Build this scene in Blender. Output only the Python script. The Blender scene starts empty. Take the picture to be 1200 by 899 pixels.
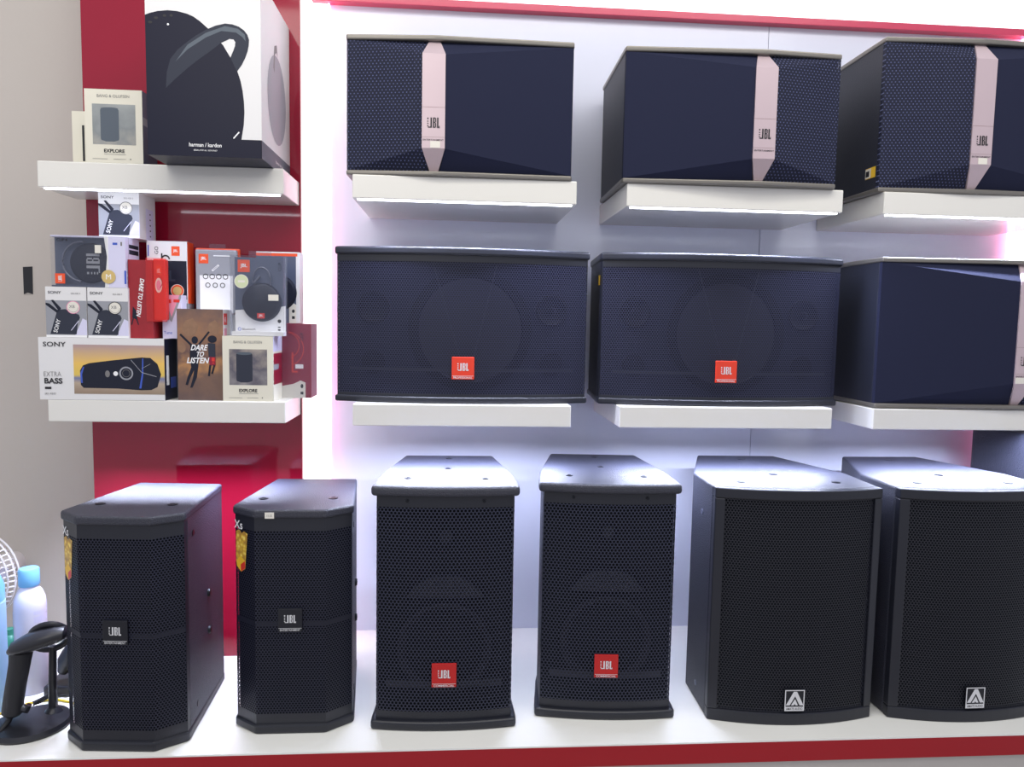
import bpy, bmesh, math, random
from mathutils import Matrix, Vector
random.seed(7)
SC = bpy.context.scene
COL = SC.collection
R = math.radians

# ------------------------------------------------------------------ camera
cam_data = bpy.data.cameras.new('camera')
cam_data.sensor_width = 36.0
cam_data.lens = 36.0 * 860.9 / 1200.0
cam_data.clip_start = 0.05
cam = bpy.data.objects.new('camera', cam_data)
COL.objects.link(cam)
yaw, pitch, roll = R(-4.352), R(-4.696), R(1.034)
fw = Vector((-math.sin(yaw) * math.cos(pitch), math.cos(yaw) * math.cos(pitch), math.sin(pitch)))
rt = Vector((math.cos(yaw), math.sin(yaw), 0))
up = rt.cross(fw)
rt2 = rt * math.cos(roll) + up * math.sin(roll)
up2 = up * math.cos(roll) - rt * math.sin(roll)
m = Matrix((rt2, up2, -fw)).transposed().to_4x4()
m.translation = Vector((0, -2.4, 1.028))
cam.matrix_world = m
SC.camera = cam

# ------------------------------------------------------------------ world, exposure
w = bpy.data.worlds.new('world')
SC.world = w
w.use_nodes = True
bg = w.node_tree.nodes['Background']
bg.inputs[0].default_value = (0.86, 0.88, 1.0, 1)
bg.inputs[1].default_value = 0.62
SC.view_settings.view_transform = 'Standard'
SC.view_settings.look = 'None'
SC.view_settings.exposure = 0.0
SC.view_settings.gamma = 1.0
SC.view_settings.use_curve_mapping = False


def area(name, loc, rot, sx, sy, power, color=(1, 1, 1), spread=180, spec=1.0):
    d = bpy.data.lights.new(name, 'AREA')
    d.shape = 'RECTANGLE'
    d.size = sx
    d.size_y = sy
    d.energy = power
    d.color = color
    d.spread = R(spread)
    d.specular_factor = spec
    o = bpy.data.objects.new(name, d)
    o.location = loc
    o.rotation_euler = rot
    COL.objects.link(o)
    return o


# fill lamps added out of view, above and before the display
area('unseen_fill_light', (0.6, -2.2, 3.1), (R(28), 0, 0), 3.2, 0.8, 24, (1.0, 0.97, 0.9))
area('unseen_fill_light', (0.2, -1.25, 2.75), (R(8), 0, 0), 3.6, 0.3, 26, (1.0, 0.97, 0.88))
area('unseen_fill_light', (-1.2, -3.2, 2.5), (R(50), 0, 0), 1.2, 1.2, 16, (1.0, 0.96, 0.88))


# ------------------------------------------------------------------ materials
def newmat(name):
    mt = bpy.data.materials.new(name)
    mt.use_nodes = True
    nt = mt.node_tree
    b = nt.nodes['Principled BSDF']
    return mt, nt, b


def srgb(c):
    return tuple(((x / 255.0) / 12.92 if x / 255.0 < 0.04045 else ((x / 255.0 + 0.055) / 1.055) ** 2.4) for x in c)


def flat(name, rgb, rough=0.5, metal=0.0, spec=0.5, bump=0.0, bscale=200.0, var=0.0, coat=0.0, trans=0.0, alpha=1.0, vscale=20):
    mt, nt, b = newmat(name)
    c = srgb(rgb)
    b.inputs['Base Color'].default_value = (*c, 1)
    b.inputs['Roughness'].default_value = rough
    b.inputs['Metallic'].default_value = metal
    b.inputs['Specular IOR Level'].default_value = spec
    b.inputs['Coat Weight'].default_value = coat
    b.inputs['Coat Roughness'].default_value = 0.05
    b.inputs['Transmission Weight'].default_value = trans
    b.inputs['Alpha'].default_value = alpha
    tc = nt.nodes.new('ShaderNodeTexCoord')
    if bump:
        n = nt.nodes.new('ShaderNodeTexNoise')
        n.inputs['Scale'].default_value = bscale
        n.inputs['Detail'].default_value = 2
        nt.links.new(tc.outputs['Object'], n.inputs['Vector'])
        bp = nt.nodes.new('ShaderNodeBump')
        bp.inputs['Strength'].default_value = bump
        bp.inputs['Distance'].default_value = 0.002
        nt.links.new(n.outputs['Fac'], bp.inputs['Height'])
        nt.links.new(bp.outputs['Normal'], b.inputs['Normal'])
    n2 = nt.nodes.new('ShaderNodeTexNoise')
    n2.inputs['Scale'].default_value = vscale
    nt.links.new(tc.outputs['Object'], n2.inputs['Vector'])
    mx = nt.nodes.new('ShaderNodeMix')
    mx.data_type = 'RGBA'
    mx.inputs[6].default_value = (*[x * (1 - var) for x in c], 1)
    mx.inputs[7].default_value = (*[min(1, x * (1 + var)) for x in c], 1)
    nt.links.new(n2.outputs['Fac'], mx.inputs[0])
    nt.links.new(mx.outputs[2], b.inputs['Base Color'])
    return mt


def emit(name, rgb, strength):
    mt, nt, b = newmat(name)
    b.inputs['Base Color'].default_value = (0.8, 0.8, 0.8, 1)
    b.inputs['Emission Color'].default_value = (*rgb, 1)
    b.inputs['Emission Strength'].default_value = strength
    return mt


def math_node(nt, op, a, b=None):
    n = nt.nodes.new('ShaderNodeMath')
    n.operation = op
    for i, v in enumerate((a, b)):
        if v is None:
            continue
        if isinstance(v, (int, float)):
            n.inputs[i].default_value = v
        else:
            nt.links.new(v, n.inputs[i])
    return n.outputs[0]


def perforated(name, rgb, pu, pv, ru, rough=0.45, hole=True, metal=0.0, spec=0.5, rv=None, dimple=None):
    """sheet with staggered rows of holes (uv in metres); hole=False gives raised dimples of a woven face"""
    mt, nt, b = newmat(name)
    c = srgb(rgb)
    b.inputs['Base Color'].default_value = (*c, 1)
    b.inputs['Roughness'].default_value = rough
    b.inputs['Metallic'].default_value = metal
    b.inputs['Specular IOR Level'].default_value = spec
    uv = nt.nodes.new('ShaderNodeUVMap')
    uv.uv_map = 'uv'
    sp = nt.nodes.new('ShaderNodeSeparateXYZ')
    nt.links.new(uv.outputs[0], sp.inputs[0])
    rv = rv or ru
    ds = []
    for off in (0.0, 0.5):
        u = math_node(nt, 'DIVIDE', sp.outputs[0], pu)
        v = math_node(nt, 'DIVIDE', sp.outputs[1], pv)
        u = math_node(nt, 'FRACT', math_node(nt, 'ADD', u, 100.0 + off))
        v = math_node(nt, 'FRACT', math_node(nt, 'ADD', v, 100.0 + off))
        u = math_node(nt, 'MULTIPLY', math_node(nt, 'SUBTRACT', u, 0.5), pu / ru)
        v = math_node(nt, 'MULTIPLY', math_node(nt, 'SUBTRACT', v, 0.5), pv / rv)
        d = math_node(nt, 'ADD', math_node(nt, 'MULTIPLY', u, u), math_node(nt, 'MULTIPLY', v, v))
        ds.append(d)
    d = math_node(nt, 'MINIMUM', ds[0], ds[1])
    inside = math_node(nt, 'LESS_THAN', d, 1.0)
    if not hole:
        b.inputs['Alpha'].default_value = 0.84
    if hole:
        solid = math_node(nt, 'SUBTRACT', 1.0, inside)
        nt.links.new(solid, b.inputs['Alpha'])
    else:
        mx = nt.nodes.new('ShaderNodeMix')
        mx.data_type = 'RGBA'
        mx.inputs[6].default_value = (*c, 1)
        mx.inputs[7].default_value = (*srgb(dimple), 1)
        nt.links.new(inside, mx.inputs[0])
        nt.links.new(mx.outputs[2], b.inputs['Base Color'])
    return mt


def ramp_mat(name, stops, axis='Z', lo=0.0, hi=1.0, noise=0.0, nscale=30.0, rough=0.45, spots=None):
    """a printed picture: a colour ramp along one object axis, broken up by noise"""
    mt, nt, b = newmat(name)
    b.inputs['Roughness'].default_value = rough
    tc = nt.nodes.new('ShaderNodeTexCoord')
    sp = nt.nodes.new('ShaderNodeSeparateXYZ')
    nt.links.new(tc.outputs['Object'], sp.inputs[0])
    v = sp.outputs['XYZ'.index(axis)]
    v = math_node(nt, 'DIVIDE', math_node(nt, 'SUBTRACT', v, lo), hi - lo)
    if noise:
        n = nt.nodes.new('ShaderNodeTexNoise')
        n.inputs['Scale'].default_value = nscale
        n.inputs['Detail'].default_value = 5
        nt.links.new(tc.outputs['Object'], n.inputs['Vector'])
        v = math_node(nt, 'ADD', v, math_node(nt, 'MULTIPLY', math_node(nt, 'SUBTRACT', n.outputs['Fac'], 0.5), noise))
    r = nt.nodes.new('ShaderNodeValToRGB')
    el = r.color_ramp.elements
    while len(el) < len(stops):
        el.new(0.5)
    for e, (p, c) in zip(el, stops):
        e.position = p
        e.color = (*srgb(c), 1)
    nt.links.new(v, r.inputs[0])
    nt.links.new(r.outputs[0], b.inputs['Base Color'])
    return mt


M = dict(
    panel=flat('white laminate panel', (225, 228, 246), 0.14, spec=0.5, var=0.01),
    plaster=flat('grey beige plaster', (196, 189, 182), 0.75, bump=0.15, bscale=60, var=0.03, vscale=3),
    red=flat('red glossy panel', (146, 20, 46), 0.07, spec=0.5, coat=0.2, var=0.02),
    redtrim=flat('red trim', (205, 70, 100), 0.3),
    redfascia=flat('red counter fascia', (160, 10, 28), 0.3),
    shelf=flat('cream white shelf lacquer', (228, 226, 220), 0.22, var=0.01),
    counter=flat('white counter top', (240, 240, 236), 0.14, var=0.01),
    cabinet=flat('grey white cabinet front', (190, 185, 180), 0.5),
    floor=flat('shop floor tile', (170, 165, 158), 0.35, var=0.05),
    seam=flat('panel joint', (90, 92, 105), 0.7),
    led=emit('led diffuser', (0.86, 0.9, 1.0), 6.0),
    ledwhite=emit('led wall light', (1.0, 0.97, 1.0), 1.45),
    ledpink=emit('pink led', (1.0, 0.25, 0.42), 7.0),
    lightbox=emit('backlit sign', (1.0, 0.97, 1.0), 1.5),
    paint=flat('textured black speaker paint', (40, 42, 56), 0.48, spec=0.7, bump=1.0, bscale=330, var=0.25, vscale=300),
    paintflat=flat('satin black plastic', (29, 31, 41), 0.38, spec=0.5, bump=0.15, bscale=400),
    vinyl=flat('navy black vinyl', (32, 35, 48), 0.5, bump=0.3, bscale=300),
    cloth=flat('black grille cloth with blue haze', (30, 34, 58), 0.85, spec=0.25, bump=0.25, bscale=900),  # black cloth; the bluish LED glare is put into its base colour
    baffle=flat('black baffle', (13, 14, 22), 0.8, spec=0.2),
    cone=flat('paper cone', (27, 28, 40), 0.55),
    ring=flat('rubber surround', (18, 18, 30), 0.6, spec=0.3),
    innerface=flat('inner baffle board', (32, 34, 50), 0.7, spec=0.3),
    horn=flat('horn flare', (30, 32, 44), 0.4),
    screw=flat('black screw', (22, 24, 32), 0.35, metal=0.5),
    washer=flat('steel insert', (120, 124, 140), 0.35, metal=0.8),
    trimmetal=flat('champagne grey trim', (128, 124, 118), 0.35, metal=0.5),
    gold=flat('rose champagne band', (204, 184, 190), 0.35, metal=0.35, var=0.02),
    goldline=flat('band groove', (150, 124, 124), 0.5),
    badgered=flat('red badge', (190, 32, 32), 0.3),
    badgeorange=flat('orange red badge', (226, 62, 38), 0.3),
    badgeblack=flat('black badge', (20, 22, 32), 0.3),
    silver=flat('silver lettering', (225, 226, 230), 0.3, metal=0.2),
    white=flat('white print', (240, 240, 242), 0.45),
    offwhite=flat('white carton', (226, 225, 226), 0.4),
    cream=flat('cream carton', (226, 222, 206), 0.45),
    ink=flat('black ink', (26, 26, 32), 0.5),
    inkgrey=flat('grey ink', (120, 118, 118), 0.5),
    midgrey=flat('mid grey print', (150, 152, 160), 0.45),
    darkcard=flat('slate printed card', (82, 90, 112), 0.35),
    navycard=flat('deep navy print', (17, 19, 42), 0.4, spec=0.25),
    orange=flat('orange print', (236, 84, 40), 0.4),
    orangered=flat('orange red card', (214, 52, 44), 0.35),
    deepred=flat('deep red print', (150, 30, 40), 0.35, var=0.25, vscale=25),
    maroon=flat('maroon card', (140, 20, 50), 0.3),
    pinkp=flat('pink print', (226, 150, 178), 0.4),
    lilac=flat('lilac print', (214, 212, 238), 0.4),
    blueink=flat('blue print', (60, 90, 190), 0.4),
    yellow=flat('yellow print', (236, 190, 50), 0.45, var=0.1, vscale=60),
    goldsticker=flat('gold foil sticker', (214, 186, 120), 0.35, metal=0.2),
    greensticker=flat('pale green sticker', (206, 214, 176), 0.45),
    tag=flat('paper price tag', (226, 222, 212), 0.6),
    product=flat('product dark grey', (48, 52, 66), 0.55, spec=0.3),
    productblk=flat('product black', (26, 30, 46), 0.5, spec=0.3),
    productgrey=flat('product grey', (82, 92, 104), 0.5),
    black=flat('black plastic', (38, 39, 46), 0.32, spec=0.5),
    blackmatte=flat('matte black rubber', (30, 31, 37), 0.6),
    bluecap=flat('blue cap plastic', (120, 182, 226), 0.35),
    bluebottle=flat('pale blue bottle', (160, 200, 236), 0.3),
    bottle=flat('white bottle plastic', (224, 222, 240), 0.25),
    fanwhite=flat('white fan plastic', (226, 224, 226), 0.35),
    fangrey=flat('grey beige fan motor', (196, 190, 184), 0.4),
    yellowcable=flat('yellow cable', (206, 180, 40), 0.45),
    green=flat('green print', (60, 140, 120), 0.4),
)
M['clear'] = flat('clear blister plastic', (120, 124, 140), 0.05, spec=0.6, alpha=0.12)
M['clearred'] = flat('red tinted blister', (240, 60, 56), 0.08, spec=0.6, alpha=0.3)
M['mesh8'] = perforated('coarse hexagonal grille', (37, 41, 62), 0.0094, 0.0150, 0.0034)  # black grilles, their base colours blued to carry the LED haze
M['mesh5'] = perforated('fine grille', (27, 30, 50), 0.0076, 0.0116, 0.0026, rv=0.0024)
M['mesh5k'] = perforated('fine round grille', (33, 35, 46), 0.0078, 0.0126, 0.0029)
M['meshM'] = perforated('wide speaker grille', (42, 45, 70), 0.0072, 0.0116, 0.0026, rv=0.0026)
M['dots'] = perforated('dotted grille cloth', (30, 34, 58), 0.0100, 0.0150, 0.0016, hole=False, dimple=(92, 98, 130), rough=0.7, spec=0.3)  # black cloth too, with the same blue haze in its colour
M['sunset'] = ramp_mat('sunset picture', [(0.0, (150, 130, 112)), (0.2, (178, 160, 140)), (0.3, (110, 120, 160)), (0.36, (220, 190, 90)), (0.62, (232, 190, 96)), (1.0, (176, 150, 150))], lo=0.02, hi=0.145, noise=0.12, nscale=18)
M['moody'] = ramp_mat('smoky picture', [(0.0, (150, 146, 146)), (0.5, (92, 88, 100)), (1.0, (170, 160, 150))], lo=0, hi=0.18, noise=1.6, nscale=22)
M['moodylight'] = ramp_mat('stone picture', [(0.0, (172, 168, 160)), (0.45, (132, 138, 140)), (1.0, (160, 164, 164))], lo=0, hi=0.18, noise=1.2, nscale=22)
M['dust'] = ramp_mat('dusty crowd picture', [(0.0, (98, 78, 74)), (0.25, (120, 92, 78)), (0.38, (176, 128, 84)), (0.5, (104, 78, 72)), (0.72, (150, 110, 82)), (1.0, (110, 86, 80))], lo=0, hi=0.25, noise=0.5, nscale=26)
M['flare'] = flat('hazy orange print', (142, 108, 84), 0.45, var=0.25, vscale=70)
M['popcorn'] = None


def popcorn_mat():
    mt, nt, b = newmat('yellow balls sticker')
    tc = nt.nodes.new('ShaderNodeTexCoord')
    v = nt.nodes.new('ShaderNodeTexVoronoi')
    v.inputs['Scale'].default_value = 95
    nt.links.new(tc.outputs['Object'], v.inputs['Vector'])
    r = nt.nodes.new('ShaderNodeValToRGB')
    el = r.color_ramp.elements
    el[0].position = 0.1
    el[0].color = (*srgb((250, 232, 130)), 1)
    el[1].position = 0.75
    el[1].color = (*srgb((176, 134, 60)), 1)
    e = el.new(0.4)
    e.color = (*srgb((222, 180, 60)), 1)
    nt.links.new(v.outputs['Distance'], r.inputs[0])
    nt.links.new(r.outputs[0], b.inputs['Base Color'])
    b.inputs['Roughness'].default_value = 0.4
    return mt


M['popcorn'] = popcorn_mat()

# ------------------------------------------------------------------ mesh helpers
_textcache = {}


def text_mesh(s, bold=0.0):
    """flat letters of unit size, centred on 0,0: (verts2d, faces)"""
    key = (s, bold)
    if key in _textcache:
        return _textcache[key]
    cu = bpy.data.curves.new('t', 'FONT')
    cu.body = s
    cu.size = 1.0
    cu.align_x = 'CENTER'
    cu.align_y = 'CENTER'
    cu.offset = bold
    cu.resolution_u = 3
    ob = bpy.data.objects.new('t', cu)
    COL.objects.link(ob)
    dg = bpy.context.evaluated_depsgraph_get()
    me = bpy.data.meshes.new_from_object(ob.evaluated_get(dg))
    vs = [(v.co.x, v.co.y) for v in me.vertices]
    fs = [tuple(p.vertices) for p in me.polygons]
    bpy.data.objects.remove(ob)
    bpy.data.curves.remove(cu)
    bpy.data.meshes.remove(me)
    if vs:
        cx = (min(v[0] for v in vs) + max(v[0] for v in vs)) / 2
        cy = (min(v[1] for v in vs) + max(v[1] for v in vs)) / 2
        vs = [(x - cx, y - cy) for x, y in vs]
    _textcache[key] = (vs, fs)
    return vs, fs


def jbl_rects(u, v, w, h, mat, rot=False):
    R_ = [(0.00, 0.82, 0.10, 0.98), (0.00, 0.58, 0.10, 0.68), (0.00, 0.36, 0.10, 0.46), (0.00, 0.14, 0.10, 0.24),
          (0.26, 0.0, 0.38, 1.0), (0.06, 0.0, 0.26, 0.10),
          (0.46, 0.0, 0.57, 1.0), (0.57, 0.90, 0.66, 1.0), (0.57, 0.47, 0.66, 0.57), (0.57, 0.0, 0.66, 0.10), (0.64, 0.06, 0.72, 0.47), (0.64, 0.57, 0.72, 0.94),
          (0.79, 0.0, 0.90, 1.0), (0.90, 0.0, 1.0, 0.10), (0.95, 0.10, 1.0, 0.20)]
    out = []
    for a, b, c, d in R_:
        if rot:
            out.append(('rect', u - h / 2 + (1 - d) * h, v - w / 2 + a * w, u - h / 2 + (1 - b) * h, v - w / 2 + c * w, mat))
        else:
            out.append(('rect', u - w / 2 + a * w, v - h / 2 + b * h, u - w / 2 + c * w, v - h / 2 + d * h, mat))
    return out


class MB:
    def __init__(s):
        s.v, s.f, s.m, s.uv, s.mats = [], [], [], [], []

    def mi(s, mat):
        if isinstance(mat, str):
            mat = M[mat]
        if mat not in s.mats:
            s.mats.append(mat)
        return s.mats.index(mat)

    def add(s, vs, fs, mat, uvs=None):
        b = len(s.v)
        s.v += [tuple(v) for v in vs]
        k = s.mi(mat)
        for f in fs:
            s.f.append(tuple(b + i for i in f))
            s.m.append(k)
            s.uv.append([uvs[i] if uvs else (0, 0) for i in f])
        return s

    def box(s, x0, x1, y0, y1, z0, z1, mat):
        vs = [(x, y, z) for z in (z0, z1) for y in (y0, y1) for x in (x0, x1)]
        return s.add(vs, [(0, 2, 3, 1), (4, 5, 7, 6), (0, 1, 5, 4), (2, 6, 7, 3), (0, 4, 6, 2), (1, 3, 7, 5)], mat)

    def prism(s, pts, z0, z1, mat):
        """pts: plan outline, counter-clockwise seen from above"""
        n = len(pts)
        vs = [(x, y, z0) for x, y in pts] + [(x, y, z1) for x, y in pts]
        fs = [tuple(range(n - 1, -1, -1)), tuple(range(n, 2 * n))]
        fs += [(i, (i + 1) % n, n + (i + 1) % n, n + i) for i in range(n)]
        return s.add(vs, fs, mat)

    def wall(s, pts, z0, z1, mat):
        """an open upright sheet along pts, uv in metres"""
        d, acc = [0.0], 0.0
        for a, b in zip(pts, pts[1:]):
            acc += math.hypot(b[0] - a[0], b[1] - a[1])
            d.append(acc)
        n = len(pts)
        vs = [(x, y, z0) for x, y in pts] + [(x, y, z1) for x, y in pts]
        uv = [(t, z0) for t in d] + [(t, z1) for t in d]
        return s.add(vs, [(i, i + 1, n + i + 1, n + i) for i in range(n - 1)], mat, uv)

    def lathe(s, prof, mat, n=28, c=(0, 0, 0), axis='Z', sy=1.0):
        """prof: (radius, height) pairs"""
        vs, fs = [], []
        for r, h in prof:
            for i in range(n):
                a = 2 * math.pi * i / n
                x, y = r * math.cos(a), r * math.sin(a) * sy
                p = (x, y, h) if axis == 'Z' else ((x, -h, y) if axis == 'Y' else (h, x, y))
                vs.append((p[0] + c[0], p[1] + c[1], p[2] + c[2]))
        k = len(prof)
        for j in range(k - 1):
            for i in range(n):
                fs.append((j * n + i, j * n + (i + 1) % n, (j + 1) * n + (i + 1) % n, (j + 1) * n + i))
        if prof[0][0] > 1e-6:
            fs.append(tuple(range(n - 1, -1, -1)))
        if prof[-1][0] > 1e-6:
            fs.append(tuple((k - 1) * n + i for i in range(n)))
        return s.add(vs, fs, mat)

    def tube(s, pts, rad, mat, n=12, squash=1.0, upv=(0, 0, 1)):
        """a tube along pts; rad: one radius or one per point; squash flattens it along the second normal"""
        P = [Vector(p) for p in pts]
        if isinstance(rad, (int, float)):
            rad = [rad] * len(P)
        vs, fs = [], []
        upv = Vector(upv)
        for i, p in enumerate(P):
            t = (P[min(i + 1, len(P) - 1)] - P[max(i - 1, 0)]).normalized()
            a = t.cross(upv)
            if a.length < 0.1:
                a = t.cross(Vector((0, 1, 0)))
            a.normalize()
            b = a.cross(t).normalized()
            for k in range(n):
                q = 2 * math.pi * k / n
                vs.append(p + a * (math.cos(q) * rad[i]) + b * (math.sin(q) * rad[i] * squash))
        for j in range(len(P) - 1):
            for i in range(n):
                fs.append((j * n + i, j * n + (i + 1) % n, (j + 1) * n + (i + 1) % n, (j + 1) * n + i))
        fs.append(tuple(range(n - 1, -1, -1)))
        fs.append(tuple((len(P) - 1) * n + i for i in range(n)))
        return s.add(vs, fs, mat)

    def art(s, face, items, o=(0, 0, 0), eps=0.0004):
        """flat printed shapes; face 'F' looks to -y, 'R' to +x, 'L' to -x, 'T' up; o is the face's lower left corner"""
        def put(u, v, e):
            if face == 'F':
                return (o[0] + u, o[1] - e, o[2] + v)
            if face == 'R':
                return (o[0] + e, o[1] + u, o[2] + v)
            if face == 'L':
                return (o[0] - e, o[1] - u, o[2] + v)
            return (o[0] + u, o[1] + v, o[2] + e)
        for k, it in enumerate(items):
            e = eps + 0.00006 * k
            kind = it[0]
            if kind == 'rect':
                _, u0, v0, u1, v1, mat = it
                s.add([put(u0, v0, e), put(u1, v0, e), put(u1, v1, e), put(u0, v1, e)], [(0, 1, 2, 3)], mat)
            elif kind == 'poly':
                p = it[1]
                s.add([put(u, v, e) for u, v in p], [tuple(range(len(p)))], it[2])
            elif kind == 'ell':
                _, cu, cv, ru, rv, mat = it
                n = 24
                s.add([put(cu + ru * math.cos(2 * math.pi * i / n), cv + rv * math.sin(2 * math.pi * i / n), e) for i in range(n)], [tuple(range(n))], mat)
            elif kind == 'ring':
                _, cu, cv, r0, r1, mat = it[:6]
                a0, a1 = (it[6], it[7]) if len(it) > 6 else (0, 360)
                n = 28
                vs, fs = [], []
                for i in range(n + 1):
                    a = R(a0 + (a1 - a0) * i / n)
                    vs += [put(cu + r0 * math.cos(a), cv + r0 * math.sin(a), e), put(cu + r1 * math.cos(a), cv + r1 * math.sin(a), e)]
                for i in range(n):
                    fs.append((2 * i, 2 * i + 1, 2 * i + 3, 2 * i + 2))
                s.add(vs, fs, mat)
            elif kind == 'line':
                _, u0, v0, u1, v1, wd, mat = it
                L = math.hypot(u1 - u0, v1 - v0)
                nx, ny = -(v1 - v0) / L * wd / 2, (u1 - u0) / L * wd / 2
                s.add([put(u0 + nx, v0 + ny, e), put(u0 - nx, v0 - ny, e), put(u1 - nx, v1 - ny, e), put(u1 + nx, v1 + ny, e)], [(0, 1, 2, 3)], mat)
            elif kind == 'text':
                _, st, cu, cv, size, mat = it[:6]
                op = it[6] if len(it) > 6 else {}
                sx = op.get('sx', 1.0)
                a = R(op.get('rot', 0))
                sh = op.get('shear', 0)
                vs, fs = text_mesh(st, op.get('bold', 0.0))
                if 'w' in op and vs:
                    sx = op['w'] / (size * (max(v[0] for v in vs) - min(v[0] for v in vs)))
                out = []
                for x, y in vs:
                    x = (x * sx + y * sh) * size
                    y = y * size
                    out.append(put(cu + x * math.cos(a) - y * math.sin(a), cv + x * math.sin(a) + y * math.cos(a), e))
                s.add(out, fs, mat)
        return s

    def build(s, name, parent=None, bevel=0.0, smooth=False, seg=2, loc=None, rot=None):
        me = bpy.data.meshes.new(name)
        me.from_pydata(s.v, [], s.f)
        for mt in s.mats:
            me.materials.append(mt)
        me.polygons.foreach_set('material_index', s.m)
        ul = me.uv_layers.new(name='uv')
        flatuv = [c for f in s.uv for uvp in f for c in uvp]
        ul.data.foreach_set('uv', flatuv)
        if smooth:
            me.polygons.foreach_set('use_smooth', [True] * len(me.polygons))
            me.set_sharp_from_angle(angle=R(38))
        me.update()
        o = bpy.data.objects.new(name, me)
        COL.objects.link(o)
        if parent:
            o.parent = parent
        if loc:
            o.location = loc
        if rot:
            o.rotation_euler = rot
        if bevel:
            bm = o.modifiers.new('b', 'BEVEL')
            bm.width = bevel
            bm.segments = seg
            bm.limit_method = 'ANGLE'
            bm.angle_limit = R(32)
            bm.harden_normals = False
        return o


def tagit(o, label, cat, group=None):
    o['label'] = label
    o['category'] = cat
    if group:
        o['group'] = group
    return o


def thing(name, label, cat, loc, rz=0.0, group=None):
    o = bpy.data.objects.new(name, None)
    o.empty_display_size = 0.05
    COL.objects.link(o)
    o.location = loc
    o.rotation_euler = (0, 0, R(rz))
    return tagit(o, label, cat, group)


def struct(mb, name, **k):
    o = mb.build(name, **k)
    o['kind'] = 'structure'
    return o


def dup(o, parent=None):
    c = o.copy()
    COL.objects.link(c)
    if parent:
        c.parent = parent
    for ch in list(o.children):
        dup(ch, c)
    return c


# ------------------------------------------------------------------ setting
WT = 2.0
struct(MB().box(-0.459, 0.9965, 0, 0.03, -0.02, WT, 'panel').box(0.9985, 2.6, 0, 0.03, -0.02, WT, 'panel')
       .box(0.9965, 0.9985, 0.012, 0.03, -0.02, WT, 'seam'), 'wall_back')
struct(MB().box(-2.6, -0.459, 0, 0.03, -0.8, 2.6, 'plaster'), 'wall_left')
struct(MB().box(-0.459, 2.6, -0.03, 0.03, WT, WT + 0.022, 'redtrim'), 'trim_1', bevel=0.002)
lb = struct(MB().box(-0.459, 2.6, -0.02, 0.03, WT + 0.022, 2.6, 'lightbox'), 'trim_2')
# red column and its LED light channel
struct(MB().box(-1.063, -0.459, -0.178, 0, -0.0, 2.6, 'red'), 'wall_column', bevel=0.0015)
ledc = thing('led_light', 'white LED light channel upright beside the red column', 'light', (-0.457, 0, 0.0))
MB().box(0, 0.004, -0.172, -0.004, 0.0, WT - 0.001, 'ledwhite').box(0.004, 0.05, -0.012, -0.001, 0.0, WT - 0.001, 'ledwhite').build('diffuser', ledc)
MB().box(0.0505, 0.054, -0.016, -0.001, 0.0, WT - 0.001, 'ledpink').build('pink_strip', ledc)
ledr = thing('led_light', 'pink and white LED light channel at the right end of the wall', 'light', (1.862, 0, 0.0))
MB().box(0.003, 0.05, -0.03, -0.001, 0.0, WT - 0.001, 'ledwhite').build('diffuser', ledr)
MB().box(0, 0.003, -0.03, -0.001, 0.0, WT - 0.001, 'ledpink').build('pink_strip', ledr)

# counter: white top, red fascia, pale front below
struct(MB().box(-2.6, 2.6, -0.697, 0.0, -0.004, 0.0, 'counter'), 'platform_top')
struct(MB().box(-2.6, 2.6, -0.697, 0.0, -0.056, -0.0042, 'redfascia'), 'trim_3')
struct(MB().box(-2.6, 2.6, -0.690, 0.0, -0.75, -0.0562, 'cabinet'), 'wall_front')
struct(MB().box(-3, 3, -4, 0.03, -0.78, -0.75, 'floor'), 'floor')


# ------------------------------------------------------------------ wall shelves
def shelf(name, label, x0, x1, yf, yb, zt, zb, power, group):
    t = thing(name, label, 'shelf', ((x0 + x1) / 2, yb, zb), 0, group)
    w = x1 - x0
    MB().box(-w / 2, w / 2, yf - yb, -0.0005, 0, zt - zb, 'shelf').build('shelf_board', t, bevel=0.0025)
    MB().box(-w / 2 + 0.012, w / 2 - 0.012, yf - yb + 0.006, yf - yb + 0.015, -0.004 if zt > 1 else -0.0004, -0.0001, 'led').build('led_strip', t)
    a = area('led_strip_light', (0, yf - yb + 0.012, -0.006 if zt > 1 else -0.0016), (0, 0, 0), w - 0.03, 0.008, power, (0.70, 0.76, 1.0), 150 if yb > -0.1 else 100)
    a.parent = t
    return t


G = 'white box shelves on the white wall'
shelf('wall_shelf', 'white lit wall shelf under the upper left wide black speaker', -0.281, 0.320, -0.39, 0, 1.414, 1.352, 6.5, G)
shelf('wall_shelf', 'white lit wall shelf under the upper middle speaker with its band to the right', 0.458, 1.070, -0.39, 0, 1.414, 1.352, 6.5, G)
shelf('wall_shelf', 'white lit wall shelf under the large upper right speaker', 1.189, 1.795, -0.39, 0, 1.414, 1.352, 6.5, G)
shelf('wall_shelf', 'white wall shelf under the left red-badged wide speaker', -0.280, 0.319, -0.39, 0, 0.802, 0.742, 10.5, G)
shelf('wall_shelf', 'white wall shelf under the middle red-badged wide speaker', 0.456, 1.072, -0.39, 0, 0.802, 0.742, 10.5, G)
shelf('wall_shelf', 'white wall shelf at the right under the plain black speaker', 1.194, 1.80, -0.39, 0, 0.802, 0.742, 10.5, G)
shelf('wall_shelf', 'white lit shelf on the red column holding the big box with a round speaker picture', -1.087, -0.463, -0.376, -0.1785, 1.425, 1.358, 0.5, G + ' and column')
shelf('wall_shelf', 'white shelf on the red column crowded with small speaker boxes', -1.080, -0.462, -0.376, -0.1785, 0.804, 0.745, 9.0, G + ' and column')


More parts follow.
